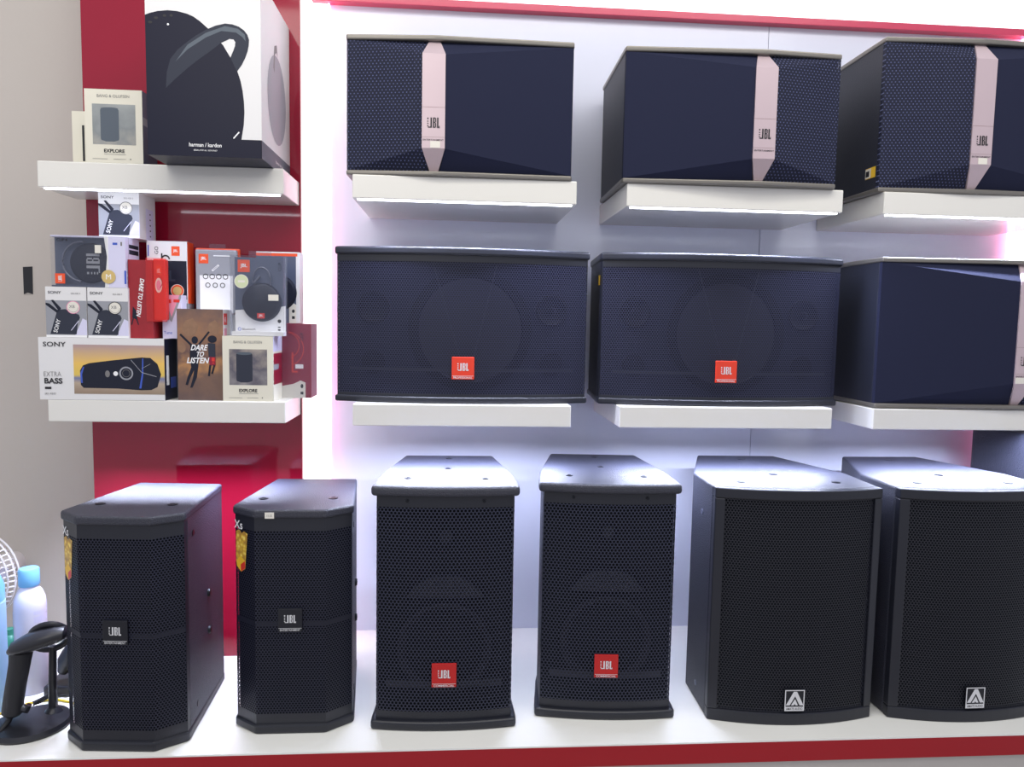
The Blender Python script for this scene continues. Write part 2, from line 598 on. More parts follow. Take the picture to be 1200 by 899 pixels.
# ------------------------------------------------------------------ badges
def jbl_items(w, h, mat, size, cy, bar=True):
    its = jbl_rects(w * 0.5, cy, w * 0.50, size * 0.85, mat)
    return its


def badge(parent, x, y, z, s, mat, lmat, sub, tilt=0, rz=0):
    b = MB().box(0, s, 0, 0.004, 0, s, mat).build('badge', parent, bevel=0.0012, loc=(x - s / 2, y - 0.004, z), rot=(tilt, 0, rz))
    its = jbl_items(s, s, lmat, s * 0.40, s * 0.56)
    its.append(('rect', s * 0.02, s * 0.15, s * 0.98, s * 0.165, lmat))
    its.append(('text', sub, s * 0.5, s * 0.08, s * 0.13, lmat, dict(w=s * 0.84, bold=0.01)))
    MB().art('F', its).build('lettering', b)
    return b


def arcfront(hw, y, bulge, n=14):
    return [(-hw + 2 * hw * i / n, y - bulge * (1 - (2 * i / n - 1) ** 2)) for i in range(n + 1)]


def driver(parent, name, x, y, z, r, cone='cone', deep=0.35):
    m_ = MB().lathe([(r, 0.0), (r, 0.006), (r * 0.93, 0.008), (r * 0.86, 0.004), (r * 0.82, -0.0)], 'ring', 36, axis='Y')
    m_.lathe([(r * 0.83, 0.001), (r * 0.3, -r * deep), (r * 0.28, -r * deep + 0.002), (r * 0.2, -r * deep * .75), (0.0001, -r * deep * .6)], cone, 36, axis='Y')
    return m_.build(name, parent, smooth=True, loc=(x, y, z))


# ------------------------------------------------------------------ coarse-mesh tall speakers (3rd and 4th on the counter)
def speaker_coarse(label, loc, rz):
    t = thing('loudspeaker', label, 'speaker', loc, rz, 'tall black speakers with red badges on the counter')
    H, hw, hb, D = 0.624, 0.172, 0.130, 0.425
    body = [(-hw, 0.03), (hw, 0.03), (hw, 0.16), (hb, D), (-hb, D), (-hw, 0.16)]
    MB().prism(body, 0.02, H - 0.02, 'paint').build('cabinet', t, bevel=0.006)
    # caps with a lip that overhangs the grille
    cap = arcfront(hw + 0.012, 0.0, 0.016) + [(hw + 0.012, 0.03), (hw + 0.004, 0.16), (hb + 0.003, D), (-hb - 0.003, D), (-hw - 0.004, 0.16), (-hw - 0.012, 0.03)]
    MB().prism(cap, 0.0, 0.024, 'paintflat').build('bottom_cap', t, bevel=0.007, seg=3)
    MB().prism(cap, H - 0.026, H, 'paint').build('top_cap', t, bevel=0.009, seg=3)
    for (sx, sy) in ((-0.1, 0.09), (0.1, 0.09), (0.0, 0.22), (0.0, 0.37)):
        MB().lathe([(0.009, 0), (0.009, 0.0016), (0.005, 0.0018), (0.0045, 0.0006), (0.0001, 0.0006)], 'screw', 14).build('screw', t, loc=(sx, sy, H))
    g = arcfront(hw - 0.001, 0.012, 0.016)
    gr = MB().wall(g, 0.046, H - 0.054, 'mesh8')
    gr.wall(g, H - 0.054, H - 0.026, 'paintflat').wall(g, 0.024, 0.046, 'paintflat')
    gr.wall([(-hw + 0.001, 0.03), g[0]], 0.024, H - 0.026, 'paintflat').wall([g[-1], (hw - 0.001, 0.03)], 0.024, H - 0.026, 'paintflat')
    gr.build('grille', t, smooth=True)
    MB().wall([(x, y + 0.0035) for x, y in g[1:-1]], 0.108, 0.126, 'paintflat').build('cross_bar', t)
    MB().box(-hw + 0.004, hw - 0.004, 0.0245, 0.0298, 0.026, H - 0.028, 'baffle').build('baffle', t)
    # what shows faintly behind the mesh
    MB().add(
        [(-0.10, 0.017, 0.335), (0.10, 0.017, 0.335), (0.065, 0.012, 0.375), (0.03, 0.010, 0.392), (-0.03, 0.010, 0.392), (-0.065, 0.012, 0.375), (-0.1, 0.029, 0.335), (0.1, 0.029, 0.335), (0.065, 0.029, 0.375), (0.03, 0.029, 0.392), (-0.03, 0.029, 0.392), (-0.065, 0.029, 0.375)],
        [(0, 1, 2, 3, 4, 5), (6, 11, 10, 9, 8, 7), (0, 5, 11, 6), (5, 4, 10, 11), (4, 3, 9, 10), (3, 2, 8, 9), (2, 1, 7, 8), (1, 0, 6, 7)], 'horn').build('horn', t)
    driver(t, 'tweeter', 0.0, 0.0243, 0.49, 0.02, deep=0.0)
    driver(t, 'woofer', 0.0, 0.0243, 0.20, 0.12, 'baffle', deep=0.0)
    for sx in (-0.095, 0.095):
        MB().lathe([(0.004, 0), (0.004, 0.002), (0.0001, 0.002)], 'screw', 10, axis='Y').build('grille_screw', t, loc=(sx, 0.0, H - 0.037))
    badge(t, 0.0, -0.004, 0.112, 0.062, 'badgered', 'silver', 'COMMERCIAL')
    return t


speaker_coarse('tall black speaker with coarse mesh and red badge, the one nearer the red column', (-0.022, -0.607, 0), -0.5)
speaker_coarse('tall black speaker with coarse mesh and red badge, between its twin and the curved-front speakers', (0.398, -0.573, 0), -4.0)


# ------------------------------------------------------------------ faceted fine-mesh speakers (1st and 2nd)
def speaker_faceted(label, loc, rz, price):
    t = thing('loudspeaker', label, 'speaker', loc, rz, 'slim black speakers with black badges')
    H, hw, hb, D = 0.567, 0.145, 0.113, 0.325
    fl = 0.085
    body = [(-hw + 0.002, 0.03), (hw - 0.002, 0.03), (hb, D), (-hb, D)]
    MB().prism(body, 0.015, H - 0.015, 'paint').build('cabinet', t, bevel=0.005)
    cap = [(-hw - 0.003, 0.012), (-fl, -0.036), (fl, -0.036), (hw + 0.003, 0.012), (hw + 0.002, 0.03), (hb + 0.001, D), (-hb - 0.001, D), (-hw - 0.002, 0.03)]
    MB().prism(cap, 0.0, 0.024, 'paintflat').build('bottom_cap', t, bevel=0.005)
    MB().prism(cap, H - 0.022, H, 'paint').build('top_cap', t, bevel=0.006, seg=3)
    q = [(-hw + 0.002, 0.016), (-fl, -0.030), (fl, -0.030), (hw - 0.002, 0.016)]
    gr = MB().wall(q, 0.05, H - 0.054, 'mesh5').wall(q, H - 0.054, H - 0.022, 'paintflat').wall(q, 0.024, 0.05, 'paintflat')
    gr.wall([(-hw + 0.002, 0.031), q[0]], 0.024, H - 0.022, 'paintflat').wall([q[-1], (hw - 0.002, 0.031)], 0.024, H - 0.022, 'paintflat')
    gr.build('grille', t)
    b1 = [(x, y + 0.004) for x, y in q]
    MB().wall(b1, 0.272, 0.284, 'paintflat').build('cross_bar', t)
    MB().prism([(-hw + 0.006, 0.0295), (-fl, -0.010), (fl, -0.010), (hw - 0.006, 0.0295)], 0.026, H - 0.024, 'baffle').build('baffle', t)
    for (sx, sy) in ((-0.09, 0.08), (0.085, 0.085)):
        MB().lathe([(0.012, 0), (0.012, 0.0015), (0.006, 0.0018), (0.005, 0.0006), (0.0001, 0.0006)], 'screw', 16).build('screw', t, loc=(sx, sy, H))
    dx = (hb - hw) / (D - 0.03)
    a = math.atan2(-dx, 1)
    for (yy, zz, r, name) in ((0.19, 0.305, 0.011, 'rigging_knob'), (0.19, 0.205, 0.011, 'rigging_knob'), (0.075, 0.50, 0.008, 'screw'), (0.09, 0.055, 0.008, 'screw')):
        k = MB().lathe([(r, -0.001), (r, 0.003), (r * .8, 0.007), (0.0001, 0.008)] if r > .01 else [(r, -0.001), (r, 0.0015), (0.0001, 0.0015)], 'screw', 16, axis='X')
        k.build(name, t, smooth=True, loc=(hw - 0.002 + dx * (yy - 0.03), yy, zz), rot=(0, 0, a))
    badge(t, 0.0, -0.031, 0.262, 0.058, 'badgeblack', 'silver', 'ENTERTAINMENT')
    # sticker on the left chamfer
    ang = math.atan2(-0.046, hw - 0.002 - fl)
    L = math.hypot(0.046, hw - 0.002 - fl)
    st = MB().art('F', [
        ('poly', [(0.002, 0.025), (0.006, 0.012), (0.022, 0.0), (0.038, 0.010), (0.042, 0.05), (0.048, 0.10), (0.034, 0.104), (0.026, 0.098), (0.016, 0.106), (0.003, 0.10)], 'popcorn'),
        ('poly', [(0.004, 0.026), (0.020, 0.018), (0.021, 0.0), (0.005, 0.012)], 'yellow'),
        ('poly', [(0.020, 0.018), (0.037, 0.030), (0.038, 0.012), (0.021, 0.0)], 'orangered'),
        ('poly', [(0.004, 0.026), (0.020, 0.018), (0.037, 0.030), (0.020, 0.040)], 'yellow'),
        ('text', 'Xs', 0.013, 0.118, 0.03, 'white', dict(bold=0.01)),
    ])
    st.build('sticker', t, loc=(-hw + 0.002, 0.016 - 0.0006, H - 0.165), rot=(0, 0, ang))
    if price:
        MB().box(0, 0.022, 0, 0.0006, 0, 0.015, 'tag').art('F', [('text', '11.5', 0.011, 0.007, 0.008, 'inkgrey')]).build('price_tag', t, loc=(-0.058, -0.0372, H - 0.021))
    return t


speaker_faceted('slim black speaker farthest left, turned to show its side, black badge', (-0.785, -0.640, 0), -4.0, False)
speaker_faceted('slim black speaker with a price tag on its top lip, before the red column edge', (-0.400, -0.580, 0), 0.0, True)


# ------------------------------------------------------------------ curved-front tall speakers (5th and 6th)
def speaker_curved(label, loc, rz):
    t = thing('loudspeaker', label, 'speaker', loc, rz, 'large curved-front speakers with white emblem')
    H, hw, hb, D = 0.618, 0.221, 0.124, 0.465
    fr = arcfront(hw, 0.0, 0.036, 18)
    body = arcfront(hw, 0.022, 0.036, 18) + [(hw, 0.19), (hb, D), (-hb, D), (-hw, 0.19)]
    MB().prism(body, 0.0, H, 'paint').build('cabinet', t, bevel=0.005)
    # raised frame round the inset grille
    fm = MB()
    fm.prism(arcfront(hw, 0.0, 0.036, 18) + list(reversed(arcfront(hw, 0.0225, 0.036, 18))), 0.0, 0.032, 'paintflat')
    fm.prism(arcfront(hw, 0.0, 0.036, 18) + list(reversed(arcfront(hw, 0.0225, 0.036, 18))), H - 0.026, H, 'paintflat')

    def yb(x):
        return -0.036 * (1 - (x / hw) ** 2)
    for s_ in (-1, 1):
        xs = [s_ * (hw - 0.024), s_ * hw]
        xs.sort()
        fm.prism([(xs[0], yb(xs[0])), (xs[1], yb(xs[1])), (xs[1], 0.0225 + yb(xs[1])), (xs[0], 0.0225 + yb(xs[0]))], 0.032, H - 0.026, 'paintflat')
    fm.build('front_frame', t, bevel=0.003)
    g = [(x, y + 0.006) for x, y in arcfront(hw, 0.0, 0.036, 18)]
    g = [p for p in g if abs(p[0]) < hw - 0.02] 
    x1 = hw - 0.0235
    g = [(-x1, yb(x1) + 0.006)] + [p for p in g if abs(p[0]) < x1 - 0.003] + [(x1, yb(x1) + 0.006)]
    MB().wall([(x, y + 0.0145) for x, y in g], 0.0325, H - 0.0265, 'baffle').build('baffle', t)
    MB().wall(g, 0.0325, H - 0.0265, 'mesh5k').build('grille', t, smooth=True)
    for (sx, sy) in ((-0.13, 0.07), (0.0, 0.17), (-0.005, 0.4), (0.13, 0.07)):
        MB().lathe([(0.011, 0), (0.011, 0.0012), (0.0001, 0.0012)], 'screw', 16).build('screw', t, loc=(sx, sy, H))
    for zz in (0.05, 0.53):
        for s_ in (-1, 1):
            MB().lathe([(0.008, 0), (0.008, 0.0016), (0.004, 0.002), (0.0001, 0.0008)], 'washer', 14, axis='X').build('screw', t, loc=(s_ * (hw + 0.0002), 0.10, zz), rot=(0, 0, 0 if s_ > 0 else math.pi))
    s = 0.052
    e = MB().box(0, s, 0, 0.004, 0, s * 1.08, 'badgeblack').build('badge', t, bevel=0.0006, loc=(-0.004 - s / 2 + 0.0, -0.0365, 0.040))
    k = s
    white = 'silver'
    e2 = MB().art('F', [
        ('rect', 0.0, k * 1.03, k, k * 1.08, white), ('rect', 0, 0, k * 0.05, k * 1.08, white), ('rect', k * 0.95, 0, k, k * 1.08, white),
        ('rect', 0.0, 0.0, k, k * 0.22, white),
        ('poly', [(k * 0.44, k), (k * 0.60, k), (k * 0.62, k * 0.97), (k * 0.96, k * 0.29), (k * 0.76, k * 0.29), (k * 0.52, k * 0.76), (k * 0.26, k * 0.29), (k * 0.06, k * 0.29)], white),
        ('poly', [(k * 0.52, k * 0.62), (k * 0.68, k * 0.29), (k * 0.56, k * 0.29), (k * 0.51, k * 0.36), (k * 0.46, k * 0.29), (k * 0.32, k * 0.29)], white),
        ('text', 'AMATE AUDIO', k * 0.5, k * 0.11, k * 0.17, 'badgeblack', dict(w=k * 0.84, bold=0.01)),
    ], eps=0.0003)
    e2.build('emblem', e)
    return t


speaker_curved('large black speaker with fine curved grille and white emblem, whole in view', (0.887, -0.597, 0), -1.0)
speaker_curved('large black speaker with fine curved grille and white emblem, cut by the right edge', (1.374, -0.603, 0), 0.5)

# dark bass cabinet standing behind at the far right
t = thing('bass_speaker', 'dark textured bass speaker behind the rightmost counter speaker', 'speaker', (1.935, -0.405, 0), 3.0)
MB().prism([(-0.235, 0.0), (0.235, 0.0), (0.235, 0.28), (0.16, 0.355), (-0.16, 0.355), (-0.235, 0.28)], 0.012, 0.725, 'paint').build('cabinet', t, bevel=0.008)
for sx in (-0.17, 0.17):
    for sy in (0.05, 0.28):
        MB().lathe([(0.02, 0), (0.024, 0.012)], 'blackmatte', 16).build('rubber_foot', t, loc=(sx * (0.8 if sy > 0.2 else 1), sy, 0.0))


# ------------------------------------------------------------------ wide speakers with red badges (middle row)
def speaker_wide(label, loc, rz, ports):
    t = thing('wide_loudspeaker', label, 'speaker', loc, rz, 'wide red-badged speakers on the lower shelves')
    H, hw, hb, D = 0.430, 0.352, 0.33, 0.29
    body = [(-hw, 0.03), (hw, 0.03), (hb, D), (-hb, D)]
    MB().prism(body, 0.012, H - 0.012, 'vinyl').build('cabinet', t, bevel=0.004)
    cap = arcfront(hw + 0.005, 0.0, 0.05, 20) + [(hw + 0.005, 0.03), (hb + 0.004, D), (-hb - 0.004, D), (-hw - 0.005, 0.03)]
    MB().prism(cap, 0.0, 0.018, 'paintflat').build('bottom_cap', t, bevel=0.005, seg=3)
    MB().prism(cap, H - 0.022, H, 'paintflat').build('top_cap', t, bevel=0.006, seg=3)
    g = arcfront(hw - 0.001, 0.006, 0.05, 20)
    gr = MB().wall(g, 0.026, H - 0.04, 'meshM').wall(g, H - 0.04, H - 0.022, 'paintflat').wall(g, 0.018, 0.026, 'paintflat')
    gr.wall([(-hw + 0.001, 0.03), g[0]], 0.018, H - 0.022, 'paintflat').wall([g[-1], (hw - 0.001, 0.03)], 0.018, H - 0.022, 'paintflat')
    gr.build('grille', t, smooth=True)
    MB().wall([(x, y + 0.003) for x, y in g[1:-1]], 0.088, 0.098, 'paintflat').build('cross_bar', t)
    # inner baffle panel and drivers seen through the mesh
    MB().box(-hw + 0.004, hw - 0.004, 0.022, 0.0298, 0.02, H - 0.024, 'innerface').build('baffle', t)
    MB().lathe([(0.176, 0.0), (0.176, 0.004), (0.150, 0.006), (0.146, 0.002)], 'ring', 48, axis='Y').lathe([(0.146, 0.0021), (0.05, 0.001), (0.0001, 0.004)], 'cone', 48, axis='Y').build('woofer', t, loc=(0.02, 0.0218, 0.205), smooth=True)
    for s_ in (-1, 1):
        MB().lathe([(0.047, 0), (0.047, 0.005), (0.04, 0.006), (0.036, 0.003), (0.012, 0.003), (0.010, 0.006), (0.0001, 0.007)], 'ring', 28, axis='Y').build('tweeter', t, smooth=True, loc=(s_ * 0.252, 0.0218, 0.262))
        MB().lathe([(0.034, 0), (0.034, 0.003), (0.0001, 0.003)], 'ring', 28, axis='Y').build('port', t, smooth=True, loc=(s_ * 0.252, 0.0218, 0.11))
    for x_, k_ in ((-0.085, -0.01), (0.09, 0.03)):
        MB().tube([(x_, -0.034, H - 0.045), (k_, -0.038, 0.13)], 0.0009, 'horn', 6).build('slanting_rod', t)  # two thin rods slanting towards the badge in a V
    badge(t, 0.0, -0.0445, 0.068, 0.062, 'badgeorange', 'silver', 'PROFESSIONAL')
    return t


speaker_wide('wide black mesh speaker with red badge on the shelf next to the red column', (0.018, -0.318, 0.8021), 0.0, True)
s2w = speaker_wide('wide black mesh speaker with red badge on the middle lower shelf', (0.762, -0.325, 0.8021), 0.5, True)
MB().box(0, 0.0006, -0.010, 0.010, 0, 0.028, 'yellow').build('sticker', s2w, loc=(-0.3535, 0.045, 0.34))


# ------------------------------------------------------------------ wide speakers with a champagne band (top row and lower right)
def speaker_band(label, loc, rz, w, h, side, band_frac, tag, price=True):
    """side -1: the dotted mesh is left of the band, +1: right of it"""
    t = thing('wide_loudspeaker', label, 'speaker', loc, rz, 'wide black speakers with a champagne band')
    hw, D, f, p = w / 2, 0.33, -0.012, 0.038
    bx = -hw + w * band_frac
    MB().box(-hw, hw, 0.0, D, 0.008, h - 0.008, 'vinyl').build('cabinet', t, bevel=0.004)
    out = [(-hw - 0.003, 0.0), (-hw - 0.001, f - 0.004), (bx, f - 0.020), (hw + 0.001, f - 0.004), (hw + 0.003, 0.0), (hw + 0.003, D), (-hw - 0.003, D)]
    MB().prism(out, 0.0, 0.013, 'trimmetal').build('bottom_trim', t, bevel=0.004, seg=3)
    MB().prism(out, h - 0.014, h, 'trimmetal').build('top_trim', t, bevel=0.004, seg=3)
    zt, zb = h - 0.014, 0.013
    s1, s2 = zt - 0.042 * h / 0.366, zb + 0.054 * h / 0.366
    bw, tw = 0.030, 0.015
    fy, fp = f, f - p

    def side_panel(s_, mat, name):
        xe, xs, xt = s_ * hw, bx + s_ * bw * 0.98, bx + s_ * tw * 0.95
        vs = [(xe, fy, zb), (xs, fp, s2), (xs, fp, s1), (xe, fy, zt), (xt, fy - 0.004, zt), (xt, fy - 0.004, zb), (xe, 0.001, zb), (xe, 0.001, zt)]
        uv = [(v[0], v[2]) for v in vs]
        fs = [(0, 1, 2, 3), (3, 2, 4), (0, 5, 1), (0, 3, 7, 6)]
        if s_ > 0:
            fs = [tuple(reversed(q)) for q in fs]
        return MB().add(vs, fs, mat, uv).build(name, t)
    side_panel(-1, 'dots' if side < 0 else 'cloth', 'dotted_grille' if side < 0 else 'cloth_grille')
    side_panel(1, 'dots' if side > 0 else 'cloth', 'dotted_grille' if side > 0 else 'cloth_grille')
    kx, kz = w / 0.6, h / 0.362
    MB().prism([(side * (0.275 - 0.15 * 0) * kx - (0.0 if side < 0 else 0.15), -0.003), (side * 0.275 * kx + (0.15 if side < 0 else 0.0), -0.003), (side * 0.275 * kx + (0.15 if side < 0 else 0.0), -0.0005), (side * 0.275 * kx - (0.0 if side < 0 else 0.15), -0.0005)], 0.205 * kz, 0.335 * kz, 'ring').build('horn', t)
    MB().lathe([(0.082 * kz, 0), (0.082 * kz, 0.003), (0.0001, 0.003)], 'ring', 36, axis='Y').build('woofer', t, smooth=True, loc=(side * 0.19 * kx, -0.0003, 0.105 * kz))
    e = 0.004
    F = [(bx - tw, fy - 0.004 - e, zt), (bx + tw, fy - 0.004 - e, zt), (bx + bw, fp - e, s1), (bx - bw, fp - e, s1), (bx - bw, fp - e, s2), (bx + bw, fp - e, s2), (bx + tw * 0.75, fy - 0.004 - e, zb), (bx - tw * 0.75, fy - 0.004 - e, zb)]
    Bk = [(x, y + 2 * e, z) for x, y, z in F]
    b = MB().add(F + Bk, [(3, 2, 1, 0), (4, 5, 2, 3), (7, 6, 5, 4), (11, 8, 9, 10), (12, 11, 10, 13), (15, 12, 13, 14),
                          (0, 8, 11, 3), (3, 11, 12, 4), (4, 12, 15, 7), (1, 2, 10, 9), (2, 5, 13, 10), (5, 6, 14, 13), (0, 1, 9, 8), (7, 15, 14, 6)], 'gold').build('band', t)
    W = 2 * bw
    its = [('rect', 0, 0.112, W, 0.1128, 'goldline'), ('rect', 0, 0.036, W, 0.0366, 'goldline'),
           ('text', 'ENTERTAINMENT', W / 2, 0.029, 0.0062, 'ink', dict(w=W * 0.9, bold=0.01)),
           ] + jbl_rects(W * 0.5, 0.073, W * 0.54, 0.026, 'ink')
    MB().art('F', its, o=(bx - bw, fp - e, s2 - 0.008), eps=0.0003).build('lettering', b)
    if price:
        MB().box(0, 0.026, 0, 0.0006, 0, 0.017, 'tag').build('price_tag', t, loc=(bx - 0.008 if side < 0 else bx - 0.028, fp - e - 0.0010, s2 + 0.001))
    if tag:
        MB().box(0, 0.0006, 0, 0.05, 0, 0.03, 'yellow').art('L', [('rect', -0.05, 0.002, -0.022, 0.028, 'tag'), ('rect', -0.048, 0.006, -0.03, 0.022, 'ink')], o=(0, 0, 0)).build('sticker', t, loc=(-hw - 0.0008, 0.006, 0.045))
    return t


speaker_band('wide black speaker with champagne band left of centre, nearest the red column', (0.003, -0.372, 1.4141), -1.5, 0.600, 0.362, -1, 0.385, False)
speaker_band('wide black speaker with champagne band right of centre on the upper middle shelf', (0.741, -0.385, 1.4141), -1.0, 0.592, 0.360, 1, 0.628, False, False)
speaker_band('large black speaker with champagne band and a yellow side sticker, upper right', (1.515, -0.368, 1.4141), 0.0, 0.680, 0.422, -1, 0.393, True)
speaker_band('large black speaker with plain cloth front on the lower right shelf', (1.541, -0.368, 0.8041), 0.0, 0.680, 0.430, 1, 0.615, False)


# ------------------------------------------------------------------ cartons
def carton(name, label, x0, x1, z0, h, yf, d, mat, front, side=None, rz=0, group=None, sidemat=None, bevel=0.0008):
    """a printed carton as one mesh whose origin is the middle of its base"""
    w = x1 - x0
    mb = MB().box(-w / 2, w / 2, -d / 2, d / 2, 0, h, mat)
    mb.art('F', front, o=(-w / 2, -d / 2, 0))
    if side:
        mb.art('R', side, o=(w / 2, -d / 2, 0))
    o = mb.build(name, loc=((x0 + x1) / 2, yf + d / 2, z0), rot=(0, 0, R(rz)))
    return tagit(o, label, 'box', group)


ZL, ZU = 0.8042, 1.4252
# --- long extra-bass box
w, h = 0.321, 0.165
eb = carton('speaker_box', 'long white box with a sunset picture of a black cylinder speaker', -1.099, -1.099 + w, ZL, h, -0.376, 0.085, 'offwhite', [
    ('rect', 0.088, 0.016, w, h - 0.018, 'sunset'),
    ('poly', [(0.105, 0.062), (0.104, 0.078), (0.112, 0.092), (0.128, 0.098), (0.185, 0.106), (0.262, 0.115), (0.285, 0.114), (0.303, 0.098), (0.312, 0.07), (0.302, 0.036), (0.286, 0.028), (0.26, 0.027), (0.20, 0.031), (0.112, 0.032), (0.105, 0.04)], 'productblk'),
    ('poly', [(0.106, 0.045), (0.104, 0.07), (0.112, 0.088), (0.115, 0.088), (0.109, 0.068), (0.110, 0.045)], 'blueink'),
    ('poly', [(0.255, 0.032), (0.262, 0.07), (0.264, 0.112), (0.267, 0.112), (0.266, 0.07), (0.260, 0.032)], 'blueink'),
    ('ring', 0.222, 0.072, 0.014, 0.018, 'midgrey'),
    ('ring', 0.222, 0.072, 0.009, 0.010, 'inkgrey'),
    ('ell', 0.195, 0.071, 0.006, 0.006, 'white'),
    ('ell', 0.174, 0.07, 0.006, 0.009, 'inkgrey'),
    ('line', 0.235, 0.108, 0.262, 0.075, 0.0015, 'midgrey'),
    ('line', 0.262, 0.075, 0.300, 0.064, 0.0018, 'midgrey'),
    ('line', 0.262, 0.085, 0.285, 0.098, 0.0010, 'midgrey'),
    ('text', 'SONY', 0.041, 0.147, 0.017, 'ink', dict(w=0.058, bold=0.012)),
    ('text', 'EXTRA', 0.034, 0.068, 0.019, 'inkgrey', dict(w=0.044, bold=-0.012)),
    ('text', 'BASS', 0.036, 0.050, 0.020, 'ink', dict(w=0.046, bold=0.03)),
    ('rect', 0.014, 0.028, 0.030, 0.034, 'ink'),
    ('text', 'SRS-XB33', 0.027, 0.016, 0.007, 'inkgrey'),
], [('rect', 0, 0, 0.085, h, 'navycard'), ('rect', 0.012, 0.04, 0.03, 0.12, 'white'), ('rect', 0.040, 0.03, 0.08, 0.06, 'blueink')])


# --- the three small boxes with the strap speaker
def strap_front(w, h, ringmat):
    k = w / 0.105
    return [
        ('rect', 0, 0.0, w, h * 0.73, 'midgrey'),
        ('poly', [(w * 0.68, 0), (w, 0), (w, h * 0.34), (w * 0.9, h * 0.38)], 'lilac'),
        ('poly', [(0.010 * k, 0.008), (0.030 * k, 0.072), (0.050 * k, 0.074), (0.085 * k, 0.060), (0.088 * k, 0.052), (0.082 * k, 0.040), (0.078 * k, 0.008)], 'product'),
        ('poly', [(0.0, 0.090), (0.010 * k, 0.088), (0.034 * k, 0.068), (0.028 * k, 0.064), (0.0, 0.085)], 'productblk'),
        ('poly', [(0.014 * k, 0.097), (0.020 * k, 0.098), (0.040 * k, 0.076), (0.034 * k, 0.068)], 'productblk'),
        ('line', 0.064 * k, 0.018, 0.084 * k, 0.044, 0.0016, 'lilac'),
        ('text', 'SONY', 0.028 * k, 0.030, 0.015, 'white', dict(rot=74, w=0.036, bold=0.012)),
        ('text', 'SONY', 0.024 * k, h - 0.015, 0.010, 'ink', dict(w=0.034 * k, bold=0.01)),
        ('text', 'SRS-XB13', 0.078 * k, h - 0.017, 0.006, 'inkgrey'),
        ('rect', 0.0, 0.0, w, 0.006, 'white'),
        ('ell', 0.071 * k, 0.079, 0.017, 0.017, ringmat),
        ('ell', 0.071 * k, 0.079, 0.0150, 0.0150, 'tag'),
        ('text', 'XB', 0.068 * k, 0.081, 0.011, 'inkgrey', dict(bold=0.01)),
        ('ring', 0.071 * k, 0.079, 0.012, 0.0128, 'inkgrey', 200, 360),
    ]


GS = 'small white boxes picturing a strap speaker'
zb_ = ZL + 0.1655
carton('speaker_box', 'small white box with a strap speaker picture, leftmost on the long box', -1.079, -0.976, zb_, 0.1325, -0.372, 0.085, 'offwhite', strap_front(0.103, 0.1325, 'pinkp'), rz=0, group=GS)
carton('speaker_box', 'small white box with a strap speaker and black-ringed sticker, beside the red upright box', -0.973, -0.870, zb_, 0.1325, -0.372, 0.085, 'offwhite', strap_front(0.103, 0.1325, 'ink'), rz=0, group=GS)
zc = zb_ + 0.133
sc = carton('speaker_box', 'small white box with a strap speaker picture, topmost of the stack', -0.958, -0.853, zc + 0.1345, 0.128 - 0.0, -0.330, 0.105, 'offwhite', strap_front(0.105, 0.122, 'inkgrey'),
            [('rect', 0.04, 0.0, 0.09, 0.085, 'lilac')] + [('rect', 0.065, 0.010 + 0.015 * k, 0.072, 0.014 + 0.015 * k, 'ink') for k in range(5)], group=GS)

# --- box with clip speaker behind a window
t = thing('clip_speaker_box', 'slate blue window box with a black clip-on speaker lying sideways', 'box', (-0.968, -0.372 + 0.0425, zc))
w, h, d = 0.188, 0.1335, 0.085
fw_ = w * 0.77
MB().box(-w / 2, w / 2, -d / 2 + 0.020, d / 2, 0, h, 'darkcard').box(-w / 2 + fw_, w / 2, -d / 2, -d / 2 + 0.0201, 0, h, 'lilac').box(-w / 2, -w / 2 + fw_, -d / 2, -d / 2 + 0.0201, 0, 0.004, 'darkcard').box(-w / 2, -w / 2 + fw_, -d / 2, -d / 2 + 0.0201, h - 0.004, h, 'lilac').art('F', [
    ('poly', [(fw_, 0), (fw_ + 0.001, h), (fw_ - 0.010, h), (fw_ - 0.003, h * 0.6), (fw_ - 0.010, 0)], 'white'),
    ('rect', fw_ + 0.012, h - 0.022, fw_ + 0.024, h - 0.016, 'blueink'), ('rect', fw_ + 0.032, h - 0.024, fw_ + 0.036, h - 0.014, 'inkgrey'),
    ('rect', fw_ + 0.04, 0.01, fw_ + 0.045, 0.045, 'blueink')], o=(-w / 2, -d / 2, 0)).art('R', [('rect', 0.0203, 0, d, h, 'lilac')] + [('rect', 0.024, 0.02 + 0.02 * k, 0.05, 0.034 + 0.02 * k, 'pinkp') for k in range(3)] + [('rect', 0.022, 0.09, 0.08, 0.102, 'navycard'), ('rect', 0.022, 0.106, 0.08, 0.116, 'navycard')], o=(w / 2, -d / 2, 0)).build('card_box', t)
MB().lathe([(0.0001, 0.010), (0.040, 0.009), (0.050, 0.004), (0.052, -0.002)], 'productblk', 36, axis='Y', sy=1.02).art('F', jbl_rects(0.012, 0.0, 0.060, 0.034, 'midgrey', rot=True), o=(0, -0.0108, 0)).build('clip_speaker', t, smooth=True, loc=(-0.003, -d / 2 + 0.018, h * 0.48))
pts = [(-0.020 + 0.050 * math.cos(R(a)), -d / 2 + 0.010, h * 0.5 + 0.052 * math.sin(R(a))) for a in range(85, 276, 12)]
MB().tube(pts, 0.0028, 'washer', 8).build('clip_ring', t, smooth=True)
MB().box(-w / 2, -w / 2 + fw_ - 0.001, -d / 2 - 0.001, -d / 2 - 0.0002, 0.001, h - 0.001, 'clear').build('window', t)
SO = (-w / 2, -d / 2 - 0.0014, 0)
MB().art('F', [('rect', 0.010, 0.008, 0.035, 0.034, 'orange')] + jbl_rects(0.0225, 0.021, 0.016, 0.009, 'white', rot=True), o=SO).build('logo_print', t)
MB().art('F', [('text', 'CLIP 4', 0.030, h - 0.012, 0.010, 'ink', dict(bold=0.02))], o=SO).build('model_print', t)
